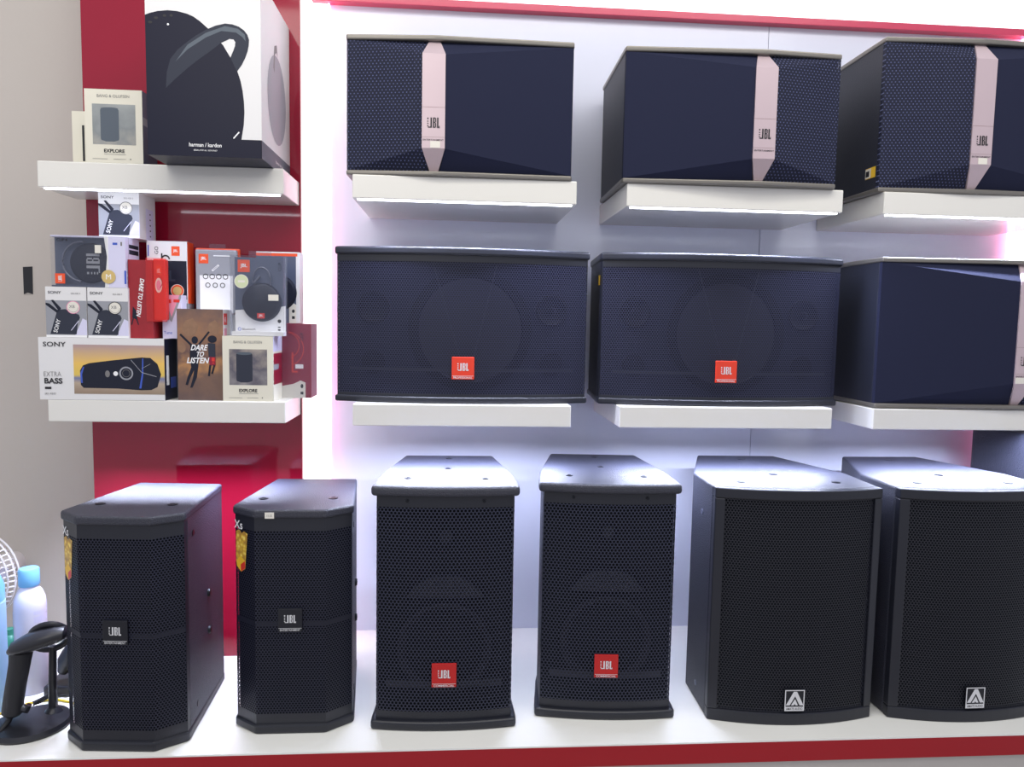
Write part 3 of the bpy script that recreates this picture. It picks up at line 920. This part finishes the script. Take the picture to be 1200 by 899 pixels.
MB().art('F', [('rect', 0.112, 0.089, 0.128, 0.110, 'tag')], o=SO).build('price_tag', t)
MB().art('F', [('ell', 0.145, 0.028, 0.018, 0.018, 'goldsticker'), ('text', 'M', 0.145, 0.028, 0.02, 'white')], o=SO).build('round_sticker', t)

# --- red upright box with slanted side text and a red blister face
t = thing('upright_red_box', 'red box standing upright with slogan running down, red blister on its right', 'box', (-0.826, -0.362 + 0.035, zb_), 0)
w, h, d = 0.092, 0.208, 0.07
MB().box(-w / 2, 0.034 - 0.018, -d / 2, d / 2, 0, h, 'deepred').art('F', [
    ('poly', [(0.008, 0.055), (0.022, 0.048), (0.018, 0.075), (0.010, 0.085)], 'productblk'),
    ('line', 0.012, 0.058, 0.006, 0.036, 0.003, 'productblk'), ('line', 0.018, 0.055, 0.024, 0.036, 0.003, 'productblk'),
    ('text', 'DARE TO LISTEN', 0.030, 0.108, 0.015, 'white', dict(rot=-97, w=0.10, bold=0.03, shear=0.25)),
], o=(-w / 2, -d / 2, 0)).build('card_box', t)
MB().box(0.0165, 0.048, -d / 2 + 0.004, -d / 2 + 0.028, 0.05, h + 0.004, 'orangered').art('F', [
    ('rect', 0.008, 0.118, 0.022, 0.144, 'orange'), ('text', 'JBL', 0.015, 0.131, 0.010, 'white', dict(rot=90, bold=0.02)),
    ('ell', 0.014, 0.092, 0.009, 0.020, 'tag'), ('ell', 0.014, 0.092, 0.006, 0.014, 'pinkp'), ('ring', 0.0, 0.10, 0.022, 0.024, 'maroon', -40, 75)], o=(0.0165, -d / 2 + 0.004, 0.05)).build('red_tray', t, bevel=0.003)
MB().box(0.0, 0.052, -d / 2 - 0.0035, -d / 2 + 0.0035, 0.045, h + 0.006, 'clearred').build('blister', t, bevel=0.002)

carton('earphone_box', 'small white box with pink and blue V print beside the upright red box', -0.798, -0.748, zb_, 0.118, -0.331, 0.04, 'lilac', [
    ('poly', [(0.0, 0.118), (0.030, 0.118), (0.050, 0.118), (0.022, 0.052), (0.0, 0.078)], 'pinkp'),
    ('poly', [(0.0, 0.118), (0.004, 0.118), (0.024, 0.058), (0.046, 0.118), (0.050, 0.118), (0.050, 0.11), (0.024, 0.044), (0.0, 0.075)], 'midgrey'),
    ('rect', 0.010, 0.096, 0.024, 0.106, 'orangered'), ('rect', 0.030, 0.098, 0.046, 0.106, 'orangered'),
    ('text', 'Tune', 0.014, 0.016, 0.011, 'blueink')])

# --- small portable speaker box behind (white top, dark middle, orange side)
GBX = dict(d=0.085)
t = thing('portable_speaker_box', 'tall box with white top strip, dark window and orange side behind the upright red box', 'box', (-0.800, -0.285 + 0.025, ZL))
w, h, d = 0.108, 0.432, 0.05
MB().box(-w / 2, w / 2, -d / 2, d / 2, 0.0, 0.262, 'midgrey').build('lower_carton', t, bevel=0.001)
MB().box(-w / 2, w / 2, -d / 2, d / 2, 0.2625, h, 'offwhite').art('F', [
    ('rect', 0.004, 0.010, w - 0.002, 0.116, 'productblk'),
    ('text', 'JBL', 0.050, 0.070, 0.040, 'product', dict(w=0.05, bold=0.03)),
    ('rect', 0.004, 0.010, 0.036, 0.062, 'product'),
    ('rect', 0.066, 0.130, 0.088, 0.156, 'orange'), ('text', 'JBL', 0.077, 0.143, 0.009, 'white', dict(bold=0.02)),
    ('ell', 0.080, 0.034, 0.018, 0.018, 'tag'), ('ell', 0.080, 0.034, 0.0165, 0.0165, 'orange'), ('ell', 0.080, 0.034, 0.012, 0.012, 'goldsticker'),
    ('text', 'GO', 0.026, 0.144, 0.014, 'ink', dict(rot=90)), ('ring', 0.050, 0.120, 0.008, 0.012, 'ink', 0, 180), ('rect', 0.038, 0.116, 0.042, 0.136, 'ink'),
    ('rect', 0.003, 0.128, 0.006, 0.158, 'blueink'),
], o=(-w / 2, -d / 2, 0.2625)).art('R', [('rect', 0, 0, d, 0.169, 'orange')], o=(w / 2, -d / 2, 0.2625)).build('card_box', t)

# --- grey blister pack with pictograms, standing on a support carton
t = thing('blister_pack', 'grey and white blister pack with orange rim and row of outline pictograms', 'blister pack', (-0.672, -0.262, ZL))
w, h = 0.122, 0.418
MB().box(-w / 2, w / 2, -0.004, 0.05, 0, 0.235, 'offwhite').art('F', [('ell', 0.012, 0.212, 0.026, 0.026, 'yellow'), ('line', 0.0, 0.222, 0.034, 0.206, 0.003, 'ink')], o=(-w / 2, -0.004, 0)).build('lower_carton', t)
MB().box(-w / 2, w / 2, 0.0, 0.012, 0.2355, h, 'orange').build('tray', t, bevel=0.004)
MB().box(-w / 2 + 0.004, w / 2 - 0.004, -0.012, -0.0005, 0.2365, h - 0.005, 'midgrey').art('F', [
    ('rect', 0.012, 0.0, w - 0.02, 0.105, 'white'), ('rect', 0.010, 0.138, 0.036, 0.164, 'orange'), ('text', 'JBL', 0.023, 0.151, 0.011, 'white', dict(bold=0.02)),
    ('line', 0.046, 0.118, 0.064, 0.134, 0.005, 'white'), ('line', 0.048, 0.120, 0.062, 0.132, 0.002, 'midgrey')]
    + [('ring', 0.028 + 0.018 * k, 0.102, 0.0055, 0.0075, 'ink') for k in range(4)]
    + [('ring', 0.034 + 0.020 * k, 0.078, 0.005, 0.007, 'ink') for k in range(3)]
    + [('rect', 0.050, 0.158, 0.095, 0.161, 'white')], o=(-w / 2 + 0.004, -0.012, 0.2365)).build('card', t, bevel=0.004)
MB().box(-0.022, 0.022, 0.0, 0.003, h, h + 0.012, 'clear').build('hang_tab', t)

# --- running figures box
w, h = 0.118, 0.2465
dare = carton('slogan_box', 'brown box picturing two running figures with a white slogan', -0.751, -0.751 + w + 0.003, ZL, h, -0.356, 0.08, 'offwhite', [
    ('rect', 0, 0, w + 0.003, h, 'dust'),
    ('rect', 0, 0, 0.0005, h, 'ink'),
    ('poly', [(0.012, 0.19), (0.022, 0.215), (0.042, 0.222), (0.056, 0.20), (0.048, 0.178), (0.026, 0.172)], 'flare'), ('poly', [(0.078, 0.185), (0.084, 0.208), (0.100, 0.218), (0.114, 0.200), (0.108, 0.182), (0.092, 0.176)], 'flare'), ('ell', 0.012, 0.142, 0.010, 0.014, 'flare'),
    # left runner
    ('ell', 0.046, 0.163, 0.0085, 0.010, 'productblk'),
    ('poly', [(0.034, 0.152), (0.058, 0.150), (0.056, 0.110), (0.054, 0.088), (0.036, 0.086), (0.032, 0.118)], 'productblk'),
    ('line', 0.036, 0.150, 0.008, 0.178, 0.0055, 'productblk'), ('line', 0.056, 0.150, 0.084, 0.186, 0.005, 'productblk'),
    ('poly', [(0.036, 0.090), (0.046, 0.088), (0.032, 0.058), (0.026, 0.040), (0.020, 0.042), (0.026, 0.064)], 'productblk'),
    ('poly', [(0.044, 0.088), (0.054, 0.090), (0.050, 0.062), (0.038, 0.034), (0.032, 0.034), (0.040, 0.062)], 'productblk'),
    # right runner
    ('ell', 0.092, 0.166, 0.012, 0.010, 'productblk'),
    ('poly', [(0.080, 0.156), (0.100, 0.154), (0.100, 0.118), (0.082, 0.118)], 'product'),
    ('poly', [(0.082, 0.118), (0.100, 0.118), (0.100, 0.095), (0.084, 0.095)], 'maroon'),
    ('line', 0.086, 0.096, 0.082, 0.066, 0.0055, 'productblk'), ('line', 0.097, 0.096, 0.090, 0.072, 0.005, 'productblk'),
    ('text', 'DARE', 0.058, 0.143, 0.021, 'white', dict(bold=0.03, shear=0.25, w=0.042)),
    ('text', 'TO', 0.060, 0.125, 0.019, 'white', dict(bold=0.03, shear=0.25, w=0.020)),
    ('text', 'LISTEN', 0.054, 0.108, 0.021, 'white', dict(bold=0.03, shear=0.25, w=0.056)),
    ('rect', 0.090, 0.106, 0.098, 0.116, 'orangered'), ('rect', 0.091, 0.100, 0.097, 0.103, 'orangered'),
], [('rect', 0.004, 0.205, 0.034, 0.236, 'orangered'), ('text', 'JBL', 0.019, 0.22, 0.012, 'white', dict(rot=90, bold=0.02)), ('rect', 0.006, 0.170, 0.030, 0.196, 'pinkp')])


# --- the two cream boxes
def explore(w, h, pic, prod):
    return [
        ('rect', w * 0.13, h * 0.25, w * 0.88, h * 0.80, pic),
        ('poly', [(w * 0.27, h * 0.33), (w * 0.28, h * 0.31), (w * 0.36, h * 0.29), (w * 0.50, h * 0.29), (w * 0.58, h * 0.31), (w * 0.59, h * 0.33), (w * 0.59, h * 0.72), (w * 0.56, h * 0.74), (w * 0.30, h * 0.74), (w * 0.27, h * 0.72)], prod),
        ('ell', w * 0.43, h * 0.735, w * 0.155, h * 0.022, 'productgrey'),
        ('text', 'BANG & OLUFSEN', w * 0.5, h * 0.91, 0.0105, 'inkgrey', dict(w=w * 0.56)),
        ('text', 'EXPLORE', w * 0.50, h * 0.165, 0.012, 'ink', dict(w=w * 0.36, bold=0.03)),
        ('rect', w * 0.32, h * 0.115, w * 0.70, h * 0.12, 'inkgrey'),
        ('rect', w * 0.12, h * 0.05, w * 0.38, h * 0.055, 'inkgrey'), ('rect', w * 0.48, h * 0.05, w * 0.70, h * 0.055, 'inkgrey'), ('ell', w * 0.78, h * 0.055, 0.0015, 0.0015, 'ink'),
    ]


w, h = 0.1335, 0.176
bo = carton('cream_speaker_box', 'cream box with a dark cylinder picture on the crowded shelf, clear side', -0.628, -0.628 + w, ZL, h, -0.372, 0.105, 'cream', explore(w, h, 'moody', 'product'),
            [('rect', 0.004, 0.045, 0.10, 0.13, 'maroon'), ('rect', 0.0, 0.0, 0.105, 0.035, 'cream'), ('rect', 0.0, 0.135, 0.105, h, 'lilac'), ('rect', 0.004, 0.085, 0.06, 0.10, 'midgrey')])
w, h = 0.144, 0.186
carton('cream_speaker_box', 'cream box with a grey cylinder picture on the upper shelf', -0.9655, -0.9655 + w, ZU, h, -0.374, 0.09, 'cream', explore(w, h, 'moodylight', 'productgrey'),
       [('rect', 0, 0, 0.09, h, 'darkcard'), ('rect', 0.0, 0.10, 0.06, 0.12, 'midgrey')])
w, h = 0.05, 0.152
carton('white_box', 'narrow white box peeping out behind the cream box on the upper shelf', -1.043, -1.043 + w, ZU, h, -0.282, 0.05, 'cream', [('rect', 0.026, 0.02, 0.032, 0.115, 'ink')])

# --- clamshell with round clip speaker standing on the cream box
t = thing('blister_pack', 'clear blister pack with a round black clip-on speaker over a white wave', 'blister pack', (-0.537, -0.366 + 0.03, ZL + 0.1765))
w, h, d = 0.141, 0.216, 0.072
MB().box(-w / 2 + 0.003, w / 2 - 0.003, 0.004, 0.010, 0.003, h - 0.003, 'darkcard').art('F', [
    ('poly', [(0, 0.0), (w - 0.006, 0.0), (w - 0.006, 0.080), (0.112, 0.075), (0.092, 0.056), (0.070, 0.050), (0.045, 0.062), (0.020, 0.068), (0, 0.066)], 'white'),
    ('rect', 0.008, h - 0.046, 0.040, h - 0.013, 'orange'), ('text', 'JBL', 0.024, h - 0.0295, 0.013, 'white', dict(bold=0.02)),
    ('text', 'CLIP', 0.120, h - 0.03, 0.012, 'navycard', dict(rot=90)),
    ('text', 'Bluetooth', 0.036, 0.015, 0.009, 'ink', dict(bold=0.0)), ('ring', 0.011, 0.015, 0.003, 0.0045, 'blueink'),
    ('ell', 0.118, 0.038, 0.005, 0.005, 'ink'), ('rect', 0.114, 0.012, 0.121, 0.016, 'ink'), ('rect', 0.114, 0.020, 0.121, 0.023, 'ink'),
], o=(-w / 2 + 0.003, 0.004, 0.003)).box(-w / 2 + 0.002, w / 2 - 0.002, -0.028, 0.0035, 0.001, 0.012, 'white').build('card', t)
MB().lathe([(0.0001, 0.020), (0.040, 0.017), (0.050, 0.010), (0.053, 0.0)], 'productblk', 36, axis='Y').art('F', [
    ('rect', -0.008, -0.044, 0.012, -0.030, 'orangered'), ('text', 'JBL', 0.002, -0.037, 0.008, 'white', dict(bold=0.02))], o=(0, -0.0188, 0)).build('clip_speaker', t, smooth=True, loc=(0.004, 0.003, 0.092))
pts = [(0.006 + 0.024 * math.cos(R(a)), -0.004, 0.150 + 0.036 * math.sin(R(a))) for a in range(-20, 201, 14)]
MB().tube(pts, 0.0022, 'washer', 8).build('clip_ring', t, smooth=True)
MB().tube([(-0.014, -0.006, 0.144), (0.002, -0.006, 0.162)], 0.0035, 'washer', 8).build('clip_catch', t)
MB().box(-w / 2, w / 2, -d / 2 + 0.006, -d / 2 + 0.0068, 0.0, h, 'clear').box(w / 2 - 0.0008, w / 2, -d / 2 + 0.0068, d / 2 - 0.02, 0.0, h, 'clear').box(-w / 2, -w / 2 + 0.0008, -d / 2 + 0.0068, d / 2 - 0.02, 0.0, h, 'clear').box(-w / 2, w / 2, -d / 2 + 0.0068, d / 2 - 0.02, h - 0.0008, h, 'clear').build('blister', t)
SO = (-w / 2, -d / 2 + 0.0058, 0)
MB().art('F', [('ell', 0.030, 0.146, 0.0185, 0.0185, 'tag'), ('ell', 0.030, 0.146, 0.017, 0.017, 'greensticker'), ('rect', 0.021, 0.143, 0.039, 0.149, 'tag')], o=SO).build('round_sticker', t)
MB().art('F', [('rect', 0.100, 0.096, 0.127, 0.112, 'tag')], o=SO).build('price_tag', t)
MB().box(-0.03, 0.03, 0.004, 0.007, h, h + 0.014, 'clear').build('hang_tab', t)

# --- second clamshell behind it
t = thing('blister_pack', 'dark blister pack with white edge half hidden at the right behind the round speaker pack', 'blister pack', (-0.506, -0.262, ZL + 0.2125))
w, h = 0.120, 0.200
MB().box(-w / 2, w / 2, 0, 0.05, 0.0, h, 'offwhite').art('F', [('rect', 0.0, 0.0, w - 0.010, h - 0.008, 'darkcard'), ('rect', 0.0, h - 0.012, w - 0.006, h - 0.004, 'orange'),
    ('poly', [(0.09, 0.0), (w - 0.010, 0.0), (w - 0.010, 0.052), (0.10, 0.058), (0.09, 0.055)], 'tag'), ('ell', 0.102, 0.034, 0.004, 0.005, 'ink'), ('rect', 0.098, 0.012, 0.106, 0.020, 'ink')],
    o=(-w / 2, 0, 0)).build('card', t, bevel=0.001)
MB().lathe([(0.0001, 0.012), (0.045, 0.010), (0.052, 0.0)], 'productblk', 30, axis='Y').build('clip_speaker', t, smooth=True, loc=(0.0, 0.0, 0.085))
# --- red box under it
t = thing('red_speaker_box', 'dark red box with white lower corner at the right end of the crowded shelf', 'box', (-0.463, -0.272, ZL))
w, h, d = 0.100, 0.2115, 0.09
MB().box(-w / 2, w / 2, 0, d, 0, h, 'maroon').art('F', [
    ('poly', [(0, 0), (w - 0.016, 0), (w - 0.016, 0.044), (w - 0.03, 0.050), (w - 0.05, 0.040), (0.0, 0.030)], 'tag'),
    ('line', 0.048, 0.130, 0.048, 0.075, 0.005, 'orangered'), ('line', 0.046, 0.075, 0.062, 0.075, 0.005, 'orangered'), ('rect', 0.056, 0.084, 0.078, 0.096, 'white'),
    ('ring', 0.030, 0.150, 0.036, 0.038, 'orangered', -70, 80), ('ring', 0.030, 0.140, 0.048, 0.050, 'orangered', -70, 80),
    ('text', 'CLIP', 0.074, 0.175, 0.012, 'navycard', dict(rot=90)), ('ell', 0.074, 0.034, 0.004, 0.006, 'ink'), ('rect', 0.070, 0.010, 0.078, 0.018, 'ink')],
    o=(-w / 2, 0, 0)).build('card_box', t, bevel=0.001)
MB().box(-w / 2, w / 2, -0.006, -0.0052, 0.0005, h, 'clear').build('blister', t)

# --- the big box with the round handled speaker, overhanging the upper shelf
t = thing('big_speaker_box', 'big white box with a huge dark round handled speaker printed on it', 'box', (-0.626, -0.335, ZU), 0.0)
w, h, d = 0.274, 0.43, 0.31
MB().box(-w / 2, w / 2, -d / 2, d / 2, 0.0441, h, 'offwhite').box(-w / 2, w / 2, -d / 2, d / 2, 0, 0.044, 'navycard').build('card_box', t)
disc = [(0.0, 0.044), (0.225, 0.044), (0.231, 0.080), (0.233, 0.110), (0.232, 0.136), (0.229, 0.162), (0.224, 0.187), (0.217, 0.208), (0.208, 0.230), (0.196, 0.250), (0.184, 0.268), (0.169, 0.285), (0.150, 0.305), (0.129, 0.323), (0.114, 0.333), (0.099, 0.339), (0.076, 0.344), (0.053, 0.345), (0.030, 0.342), (0.012, 0.337), (0.0, 0.332)]
outer = [(0.046, 0.161), (0.049, 0.200), (0.058, 0.231), (0.076, 0.254), (0.099, 0.273), (0.120, 0.289), (0.143, 0.303), (0.166, 0.314), (0.189, 0.320), (0.206, 0.319), (0.222, 0.314), (0.234, 0.306), (0.242, 0.296), (0.246, 0.284), (0.245, 0.270), (0.242, 0.256), (0.236, 0.240), (0.228, 0.224), (0.216, 0.207)]
inner = [(0.201, 0.240), (0.208, 0.256), (0.212, 0.268), (0.213, 0.277), (0.209, 0.283), (0.199, 0.284), (0.179, 0.274), (0.149, 0.250), (0.122, 0.230), (0.099, 0.211), (0.070, 0.185)]
hi = [(0.070, 0.225), (0.099, 0.255), (0.143, 0.285), (0.180, 0.302), (0.215, 0.300), (0.230, 0.290), (0.238, 0.280), (0.236, 0.296), (0.220, 0.309), (0.189, 0.314), (0.143, 0.296), (0.099, 0.266)]
MB().art('F', [
    ('poly', disc, 'navycard'),
    ('poly', [(0.184, 0.268), (0.199, 0.284), (0.209, 0.283), (0.213, 0.277), (0.212, 0.268), (0.201, 0.240)], 'offwhite'),
    ('poly', outer + inner, 'product'),
    ('poly', hi, 'productgrey'),
    ('ell', 0.026, 0.326, 0.005, 0.003, 'ink'), ('ell', 0.046, 0.332, 0.004, 0.003, 'ink'), ('ell', 0.062, 0.333, 0.004, 0.003, 'ink'), ('ell', 0.054, 0.312, 0.0025, 0.0025, 'silver'), ('ell', 0.012, 0.315, 0.005, 0.003, 'ink'),
    ('rect', 0.0, 0.0, w, 0.044, 'navycard'),
    ('text', 'harman / kardon', 0.138, 0.028, 0.013, 'white', dict(w=0.078, bold=0.015)),
    ('text', 'BEAUTIFUL SOUND', 0.138, 0.015, 0.005, 'white', dict(w=0.056)),
    ('line', 0.206, 0.046, 0.220, 0.062, 0.003, 'silver'),
], o=(-w / 2, -d / 2, 0)).art('R', [
    ('rect', 0, 0, d, 0.044, 'productgrey'),
    ('poly', [(0.16 + 0.10 * math.cos(R(a)), 0.185 + 0.115 * math.sin(R(a))) for a in range(0, 360, 12)], 'midgrey'),
    ('poly', [(0.12, 0.26), (0.135, 0.32), (0.16, 0.33), (0.17, 0.30), (0.155, 0.31), (0.142, 0.30), (0.135, 0.25)], 'inkgrey'),
    ('text', 'harman kardon', 0.18, 0.022, 0.012, 'white', dict(w=0.08))], o=(w / 2, -d / 2, 0)).build('printed_picture', t)

# ------------------------------------------------------------------ counter clutter at the left
# black tape over a hole in the plaster
tagit(MB().add([(0, -0.0012, 0), (0.027, -0.0012, 0.001), (0.028, -0.0012, 0.086), (0.0, -0.0012, 0.084), (0, 0, 0), (0.027, 0, 0.001), (0.028, 0, 0.086), (0.0, 0, 0.084), (0.012, -0.0012, 0.006)],
               [(0, 8, 1, 2, 3), (0, 3, 7, 4), (1, 5, 6, 2), (3, 2, 6, 7), (0, 4, 5, 1)], 'blackmatte').build('black_tape', loc=(-1.340, -0.0002, 1.090)), 'short strip of black tape stuck on the beige wall', 'tape')

# scanner stand and scanner
t = thing('scanner_stand', 'black barcode scanner stand with an oval weighted foot', 'stand', (-1.050, -0.555, 0.0))
n = 40
MB().lathe([(0.0001, 0.0), (0.088, 0.0), (0.090, 0.006), (0.085, 0.016), (0.050, 0.022), (0.0001, 0.024)], 'black', 40, sy=0.92).build('foot', t, smooth=True, rot=(0, 0, R(20)))
MB().lathe([(0.022, 0.018), (0.018, 0.026), (0.011, 0.032), (0.010, 0.04)], 'black', 20, c=(0.035, 0.035, 0)).tube([(0.035, 0.035, 0.03), (0.037, 0.033, 0.10), (0.043, 0.028, 0.195)], [0.0105, 0.0095, 0.0085], 'black', 14).build('stem', t, smooth=True)
pts = [(0.043 + 0.034 * math.cos(R(a)), 0.022 + 0.0, 0.222 + 0.030 * math.sin(R(a))) for a in range(-90, 181, 15)]
MB().tube([(0.043 + 0.046 * math.cos(R(a)), 0.012 - 0.016 * math.sin(R(a)), 0.226 + 0.038 * math.sin(R(a)) + 0.010 * math.cos(R(a))) for a in range(-90, 271, 12)], 0.0055, 'black', 10, squash=1.4).build('cradle', t, smooth=True)
t = thing('barcode_scanner', 'black handheld barcode scanner hanging in its stand, handle down', 'scanner', (-1.072, -0.565, 0.03))
MB().tube([(-0.012, -0.010, 0.172), (0.000, -0.008, 0.180), (0.030, -0.002, 0.192), (0.060, 0.004, 0.202), (0.092, 0.010, 0.210), (0.112, 0.012, 0.212), (0.118, 0.013, 0.212)],
          [0.012, 0.026, 0.034, 0.035, 0.032, 0.024, 0.010], 'black', 20, squash=0.66).build('head', t, smooth=True)
MB().tube([(0.014, -0.004, 0.175), (0.008, -0.004, 0.140), (-0.001, -0.006, 0.09), (-0.008, -0.008, 0.045), (-0.010, -0.009, 0.020), (-0.011, -0.009, 0.014)], [0.028, 0.026, 0.025, 0.025, 0.026, 0.020], 'blackmatte', 18, squash=0.9).build('handle', t, smooth=True)
MB().tube([(0.006, -0.006, 0.030), (0.022, -0.006, 0.024), (0.028, -0.006, 0.036)], [0.011, 0.010, 0.006], 'black', 10).build('trigger', t, smooth=True)
MB().tube([(-0.011, -0.012, 0.022), (-0.016, -0.018, 0.0), (-0.022, -0.040, -0.012), (-0.034, -0.085, -0.022), (-0.055, -0.12, -0.0255)], [0.010, 0.007, 0.005, 0.004, 0.004], 'blackmatte', 10).build('cable', t, smooth=True)

# black handset device behind the scanner
t = thing('desk_device', 'black desk device with raised handset half hidden behind the left speaker', 'device', (-1.010, -0.36, 0.0))
MB().box(-0.09, 0.07, -0.05, 0.06, 0.0, 0.03, 'black').add([(-0.03, -0.04, 0.03), (0.07, -0.04, 0.03), (0.07, 0.055, 0.03), (-0.03, 0.055, 0.03), (0.0, 0.02, 0.11), (0.07, 0.02, 0.11), (0.07, 0.055, 0.11), (0.0, 0.055, 0.11)],
     [(3, 2, 1, 0), (4, 5, 6, 7), (0, 1, 5, 4), (1, 2, 6, 5), (2, 3, 7, 6), (3, 0, 4, 7)], 'black').build('base', t, bevel=0.006, seg=3)
MB().tube([(-0.055, -0.020, 0.055), (-0.040, -0.022, 0.085), (-0.012, -0.022, 0.125), (0.020, -0.020, 0.165), (0.042, -0.016, 0.190)], [0.012, 0.026, 0.030, 0.030, 0.014], 'black', 16, squash=0.7, upv=(0, 1, 0)).build('handset', t, smooth=True)
coil = []
for i in range(160):
    a = i * 0.8
    s_ = i / 159
    coil.append((-0.055 - 0.03 * s_ + 0.09 * math.sin(s_ * 3.1) * 0.2, -0.055 - 0.05 * s_ + 0.006 * math.cos(a), 0.040 - 0.028 * s_ + 0.0055 * math.sin(a) - 0.0 + 0.0))
coil = [(x, y, max(z, 0.010)) for x, y, z in coil]
MB().tube(coil, 0.0022, 'blackmatte', 6).build('coiled_cord', t, smooth=True)

tagit(MB().tube([(-1.32, -0.56, 0.003), (-1.21, -0.54, 0.003), (-1.155, -0.49, 0.003), (-1.12, -0.445, 0.003), (-1.06, -0.425, 0.003), (-0.98, -0.455, 0.003), (-0.95, -0.45, 0.003)], 0.0028, 'yellowcable', 8).build('yellow_cable', smooth=True),
      'thin yellow cable lying on the counter behind the scanner', 'cable')

# white spray bottle with blue cap
t = thing('white_bottle', 'white plastic bottle with a light blue cap and purple label text', 'bottle', (-1.150, -0.365, 0.0))
MB().lathe([(0.037, 0.0), (0.039, 0.006), (0.039, 0.240), (0.037, 0.260), (0.030, 0.280), (0.023, 0.290), (0.021, 0.298)], 'bottle', 40).build('bottle_body', t, smooth=True)
MB().lathe([(0.0245, 0.296), (0.0255, 0.300), (0.0255, 0.338), (0.0225, 0.343), (0.0001, 0.344)], 'bluecap', 30).build('cap', t, smooth=True)
lab = MB()
for (a0, a1, z0, z1, mt) in [(-50, 10, 0.222, 0.232, 'lilac'), (-50, 10, 0.20, 0.216, 'lilac'), (-50, 10, 0.178, 0.192, 'lilac'), (-50, 10, 0.150, 0.168, 'lilac'), (-50, 10, 0.12, 0.14, 'lilac'), (-150, -138, 0.06, 0.23, 'bluecap'), (-120, -112, 0.05, 0.10, 'green')]:
    lab.wall([(0.0393 * math.cos(R(a0 + (a1 - a0) * i / 8)), 0.0393 * math.sin(R(a0 + (a1 - a0) * i / 8))) for i in range(9)], z0, z1, mt)
lab.build('label_print', t)
t = thing('blue_bottle', 'pale blue bottle cut off by the left edge of the view', 'bottle', (-1.215, -0.465, 0.0))
MB().lathe([(0.052, 0.0), (0.054, 0.006), (0.054, 0.285), (0.050, 0.29)], 'bluebottle', 40).build('bottle_body', t, smooth=True)
MB().lathe([(0.053, 0.290), (0.053, 0.325), (0.044, 0.352), (0.025, 0.362), (0.0001, 0.363)], 'bluecap', 40).build('cap', t, smooth=True)
tagit(MB().lathe([(0.022, 0.0), (0.024, 0.004), (0.024, 0.09), (0.020, 0.11), (0.012, 0.118), (0.012, 0.135), (0.0001, 0.136)], 'green', 24).build('green_bottle', smooth=True, loc=(-1.262, -0.27, 0.0)),
      'small green bottle glimpsed between the blue and white bottles', 'bottle')

# desk fan
t = thing('desk_fan', 'white desk fan with ribbed grille at the left edge', 'fan', (-1.378, -0.21, -0.0), -15)
MB().lathe([(0.0001, 0), (0.09, 0.0), (0.092, 0.01), (0.07, 0.022), (0.0001, 0.028)], 'fanwhite', 36).build('base', t, smooth=True)
MB().tube([(0, 0.03, 0.02), (0, 0.035, 0.15), (0, 0.05, 0.27)], [0.018, 0.014, 0.014], 'fanwhite', 16).build('pole', t, smooth=True)
MB().lathe([(0.0001, 0.02), (0.030, 0.018), (0.036, 0.0), (0.036, -0.08), (0.03, -0.105), (0.0001, -0.11)], 'fangrey', 30, axis='Y').build('motor_housing', t, smooth=True, loc=(0, 0.03, 0.27))
gm = MB()
for r_, yy in ((0.125, 0.0), (0.121, -0.02), (0.121, 0.02)):
    gm.tube([(r_ * math.cos(R(a)), yy, 0.27 + r_ * math.sin(R(a))) for a in range(0, 361, 10)], 0.0026, 'fanwhite', 6)
for i in range(48):
    a = R(i * 7.5)
    a2 = a + 0.35
    gm.tube([(0.03 * math.cos(a), -0.045, 0.27 + 0.03 * math.sin(a)), (0.08 * math.cos((a + a2) / 2), -0.042, 0.27 + 0.08 * math.sin((a + a2) / 2)), (0.114 * math.cos(a2), -0.026, 0.27 + 0.114 * math.sin(a2)), (0.125 * math.cos(a2), 0.0, 0.27 + 0.125 * math.sin(a2)), (0.10 * math.cos(a2), 0.03, 0.27 + 0.10 * math.sin(a2))], 0.0026, 'fanwhite', 6)
gm.lathe([(0.0001, 0.050), (0.03, 0.048), (0.034, 0.042)], 'fanwhite', 24, axis='Y', c=(0, 0, 0.27))
gm.build('grille', t, smooth=True)
for i in range(3):
    a = R(120 * i)
    bl = []
    for r_, da, yy in ((0.02, -0.5, -0.006), (0.06, -0.45, -0.014), (0.095, -0.35, -0.018), (0.10, 0.25, 0.006), (0.06, 0.45, 0.012), (0.02, 0.5, 0.006)):
        bl.append((r_ * math.cos(a + da), yy, 0.27 + r_ * math.sin(a + da)))
    MB().add(bl + [(x, y + 0.002, z) for x, y, z in bl], [(0, 1, 2, 3, 4, 5), (11, 10, 9, 8, 7, 6)] + [(i_, 6 + i_, 6 + (i_ + 1) % 6, (i_ + 1) % 6) for i_ in range(6)], 'lilac').build('blade', t)
